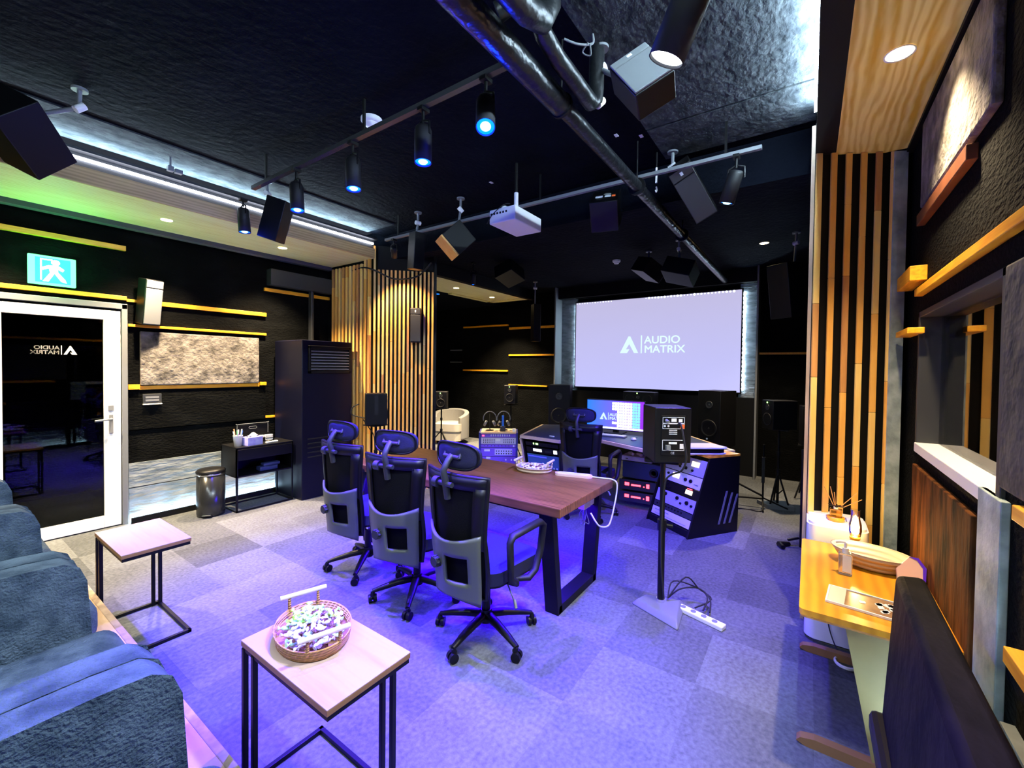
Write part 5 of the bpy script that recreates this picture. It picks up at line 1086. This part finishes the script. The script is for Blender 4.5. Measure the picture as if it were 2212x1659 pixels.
# air purifier
t = thing('air_purifier', 'tall white rounded air purifier between the amber table and the slatted column', 'air purifier', (3.27, -.155, 0))
MB().prism(rrect(-.16, .16, -.145, .15, .06), .02, .70, smooth=True).build('purifier_body', 'white', t, .01, 3)
MB().prism(rrect(-.15, .15, -.135, .14, .055), .70, .715, smooth=True).build('top_panel', 'white', t, .004); MB().prism(rrect(-.14, .14, -.12, .12, .05), 0, .02).build('base', 'mid_grey', t)
m = MB()
for k in range(7): m.bx(-.02 + .001, .06, -.05 + .016 * k, -.045 + .016 * k, .715, .717)
m.build('vent', 'mid_grey', t)
tag(MB().tube([(3.105, -.10, .54), (3.10, -.11, .35), (3.10, -.12, .15), (3.06, -.16, .03), (3.02, -.2, .008)], .003, 6).build('purifier_cord', 'rubber'), 'thin black cord in front of the white air purifier', 'cord')
tag(MB().tube([(2.96 + .05 * math.cos(q), -.20 + .05 * math.sin(q), .012 + .006 * (k // 8)) for k, q in enumerate([PI / 4 * j for j in range(17)])], .006, 6).build('coiled_cord', 'white'), 'white coiled cord on the carpet under the amber table', 'cord')
# reed diffuser on the purifier
t = thing('reed_diffuser', 'amber reed diffuser with dark sticks on top of the air purifier', 'diffuser', (3.24, -.15, .716))
MB().lathe([(0, 0), (.042, 0), (.045, .012), (.045, .022), (0, .022)], 24, cap=False).build('coaster', 'bench', t); MB().bx(-.022, .022, -.03, .03, .022, .07).build('bottle', 'amber', t, .006, 3)
MB().cyl((0, 0, .07), (0, 0, .085), .012).build('collar', 'white', t)
for k, d_ in enumerate([(-.02, .06, .20), (.01, .03, .20), (0, .01, .17), (.02, -.10, .18), (-.01, -.12, .15)]): MB().cyl((0, 0, .06), d_, .0022, n=6).build('reed', 'slat_c', t)
m = MB()
for a in range(6):
    q = a * PI / 3; m.prism([(0, 0), (.03 * math.cos(q - .3), .03 * math.sin(q - .3)), (.045 * math.cos(q), .045 * math.sin(q)), (.03 * math.cos(q + .3), .03 * math.sin(q + .3))], .088, .091)
m.build('leaves', 'plastic', t)
# oil lamp
t = thing('oil_lamp', 'glowing glass-chimney lamp with a green base on the amber table', 'lamp', (3.0, -.225, .62))
MB().lathe([(0, 0), (.05, 0), (.052, .03), (.042, .045), (.022, .052), (.02, .075), (0, .075)], 28, cap=False).build('lamp_base', PM('sage_green_metal', (.18, .26, .22), .4), t)
MB().lathe([(.022, .075), (.025, .085), (.02, .095), (0, .095)], 20, cap=False).build('burner', 'bench', t)
MB().lathe([(.0, .095), (.017, .115), (.020, .14), (.013, .175), (0, .20)], 16, cap=False).build('glowing_bulb', 'flame', t)
MB().lathe([(.024, .095), (.030, .125), (.028, .16), (.021, .19), (.021, .235), (.0225, .24)], 28, cap=False).build('glass_chimney', 'glass', t)
# bottle
t = thing('pump_bottle', 'clear pump bottle with a pale label on the amber table before the basket', 'bottle', (2.66, -.165, .62))
MB().bx(-.027, .027, -.027, .027, 0, .105).build('bottle_body', 'clear', t, .008, 3); MB().bx(-.0285, -.0275, -.022, .012, .02, .10).build('bottle_label', 'label', t)
MB().cyl((0, 0, .105), (0, 0, .13), .013).cyl((0, 0, .13), (0, 0, .155), .006).tube([(.0, 0, .158), (0, .02, .158), (0, .04, .152)], .007, 8).build('pump_head', 'white', t)
# basket
t = thing('bread_basket', 'round pale woven basket on the amber table behind the bottle', 'basket', (2.84, -.28, .62), math.radians(-12))
MB().lathe([(0, .004), (.68, .004), (.74, .008), (1.0, .075), (1.03, .082), (.98, .082), (.71, .016), (0, .012)], 44, X=Matrix.Diagonal((.11, .165, 1, 1)), cap=False).build('basket_body', 'rattan_pale', t)
for k in range(3):
    o = thing('paper_slip', 'pale slip of paper inside the woven basket', 'paper', (2.83 + .02 * k, -.26 - .03 * k, .638 + .006 * k), .5 * k, 'paper slips in the woven basket'); MB().bx(-.03, .03, -.008, .008, 0, .002).build('slip', 'cream', o)
# tray / framed menu
t = thing('framed_menu', 'framed print with white flower shapes lying at the front of the amber table', 'picture', (2.36, -.22, .621), math.radians(-6))
MB().bx(-.085, .085, -.13, .13, 0, .006).build('print', PM('brown_print', (.25, .13, .07), .25, col2=(.35, .2, .1), nscale=14.), t)
MB().bx(-.09, .09, -.135, -.128, 0, .010).bx(-.09, .09, .128, .135, 0, .010).bx(-.09, -.084, -.13, .13, 0, .010).bx(.084, .09, -.13, .13, 0, .010).build('frame', 'white', t, .001)
m = MB(); rr = random.Random(9)
for k in range(14):
    cx_, cy_, a = rr.uniform(-.05, .05), rr.uniform(-.09, .02), rr.uniform(0, 3)
    m.prism([(cx_ + .018 * math.cos(a + q) * (1 if i % 2 else .6), cy_ + .012 * math.sin(a + q)) for i, q in enumerate([j * PI / 4 for j in range(8)])], .006, .0072)
m.build('flower_shapes', 'label', t)
MB().bx(-.084, .084, .07, .128, .006, .0075).build('cream_band', 'cream', t)
t = thing('gift_card', 'pink and violet card leaning at the back of the amber table', 'card', mat=T(2.72, -.415, .63) @ RZ(.15) @ Matrix.Rotation(.30, 4, 'Y'))
m = MB(); m._put([(0, -.05, 0), (0, .05, 0), (0, .05, .05), (0, .0, .11), (0, -.03, .11), (0, -.055, .07), (.012, -.05, 0), (.012, .05, 0), (.012, .05, .05), (.012, .0, .11), (.012, -.03, .11), (.012, -.055, .07)], [(0, 5, 4, 3, 2, 1), (6, 7, 8, 9, 10, 11)] + [(i, (i + 1) % 6, (i + 1) % 6 + 6, i + 6) for i in range(6)]); m.build('card_face', PM('peach_card', (.85, .55, .45), .5), t)
m = MB(); m._put([(-.002, 0, .112), (-.002, -.034, .112), (-.002, -.06, .07), (-.002, -.052, .0), (-.002, -.042, .0), (-.002, -.047, .068), (-.002, -.028, .10), (.014, 0, .112), (.014, -.034, .112), (.014, -.06, .07), (.014, -.052, 0), (.014, -.042, 0), (.014, -.047, .068), (.014, -.028, .10)], [(0, 1, 2, 3, 4, 5, 6), (13, 12, 11, 10, 9, 8, 7)] + [(i, i + 7, (i + 1) % 7 + 7, (i + 1) % 7) for i in range(7)]); m.build('violet_edge', PM('violet_edge', (.12, .03, .75), .4), t)
# black chair back in the right foreground
t = thing('chair_back', 'black brushed leather chair back leaning at the bottom right corner', 'chair', (1.7, -.30, 0))
m = MB(); m.hexa([(1.98, -.235, .40), (1.98, -.37, .40), (1.0, -.37, .40), (1.0, -.21, .40)], [(2.03, -.268, .90), (2.06, -.35, .90), (1.05, -.34, .90), (1.08, -.245, .90)]); m.build('backrest', 'slab', t, .02, 3, world=True)
MB().bx(1.02, 1.98, -.35, -.20, .34, .42).build('seat_rail', 'plastic', t, .02, world=True)
for x in (1.08, 1.90): MB().bx(x - .02, x + .02, -.34, -.30, 0, .36).build('leg', 'metal_black', t, world=True)
# ------------------------------------------------------------------ light
BL = (.07, .02, 1.)
for k, (tip, dv) in enumerate(LTS[:5]):
    spot('blue_spot', tip, tip + dv, [520, 1100, 1200, 1100, 200][k], BL, [78, 62, 62, 62, 56][k], .9, .03); point('lens_spill', tip + Vector((0, 0, -.03)), [5, 3, 3, 3, 2][k], (0, .02, 1), .03)
spot('blue_spot', LTS[5][0], LTS[5][0] + LTS[5][1], 520, BL, 84, .8, .03)
spot('white_spot', WH[0], WH[0] + WH[1], 110, (.86, .92, 1.), 100, .8, .05)
spot('warm_spot', WM[0], (3.8, 4.3, 2.0), 70, (1., .70, .40), 80, .7, .03)
for x, y, z, lb in DL:
    p = (400 if x < 3 else 620) if y > 1 else (230 if x > 5 else 150)
    spot('warm_downlight', (x, y, z - .02), (x, y, 0), p, (1., .76, .46), 100, .9, .04)
point('exit_glow', (.79, YL - .12, 2.44), 6., (.05, 1., .25), .08)
point('lamp_glow', (2.985, -.225, .77), 14., (1., .60, .20), .02)
spot('blue_nook', (5.75, 5.75, 2.95), (5.75, 5.75, 0), 12, BL, 100, .6, .03)
# unseen fill lamps added over the armchairs behind the camera
for x, y, p in [(-.9, 1.0, 80), (-.9, 3.2, 80), (-.7, 2.2, 60)]:
    t = thing('fill_lamp', 'unseen white fill lamp added over the armchair riser', 'ceiling lamp', (x, y, ZC), 0, 'added fill lamps over the riser')
    MB().lathe([(.12, 0), (.12, -.04), (.11, -.05), (0, -.05)], 28, cap=False).build('fill_lamp_body', 'white', t)
    spot('fill_light', (x, y, ZC - .07), (x + .6, y, 0), p, (.80, .93, .97), 150, .6, .12)
# faint blue-grey world background added as ambient fill
wd = bpy.data.worlds.new('World'); S.world = wd; wd.use_nodes = True
wd.node_tree.nodes['Background'].inputs[0].default_value = (.3, .36, .5, 1); wd.node_tree.nodes['Background'].inputs[1].default_value = .05
# ------------------------------------------------------------------ camera
fpx, cx0, cy0, yaw, pitch, roll = 920.945, 1106., 811.94, .608885, -.0197121, .0120273
F = Vector((math.cos(yaw) * math.cos(pitch), math.sin(yaw) * math.cos(pitch), math.sin(pitch)))
r0 = F.cross(Vector((0, 0, 1))).normalized(); u0 = r0.cross(F)
r1 = r0 * math.cos(roll) + u0 * math.sin(roll); u1 = -r0 * math.sin(roll) + u0 * math.cos(roll)
cd = bpy.data.cameras.new('Camera'); co = bpy.data.objects.new('Camera', cd); COL.objects.link(co)
X = Matrix((r1, u1, -F)).transposed().to_4x4(); X.translation = Vector((0, 0, 1.62)); co.matrix_world = X
cd.sensor_fit = 'HORIZONTAL'; cd.sensor_width = 36; cd.lens = fpx / 2212 * 36; cd.shift_y = -(829.5 - cy0) / 2212; cd.clip_start = .05
S.camera = co
S.view_settings.view_transform = 'Standard'; S.view_settings.look = 'None'; S.view_settings.exposure = 1.1; S.view_settings.gamma = 1.
S.view_settings.use_curve_mapping = False
S.cycles.use_denoising = True
S.cycles.max_bounces = 6; S.cycles.diffuse_bounces = 3; S.cycles.glossy_bounces = 3; S.cycles.transmission_bounces = 5; S.cycles.transparent_max_bounces = 8
S.cycles.sample_clamp_indirect = 6.
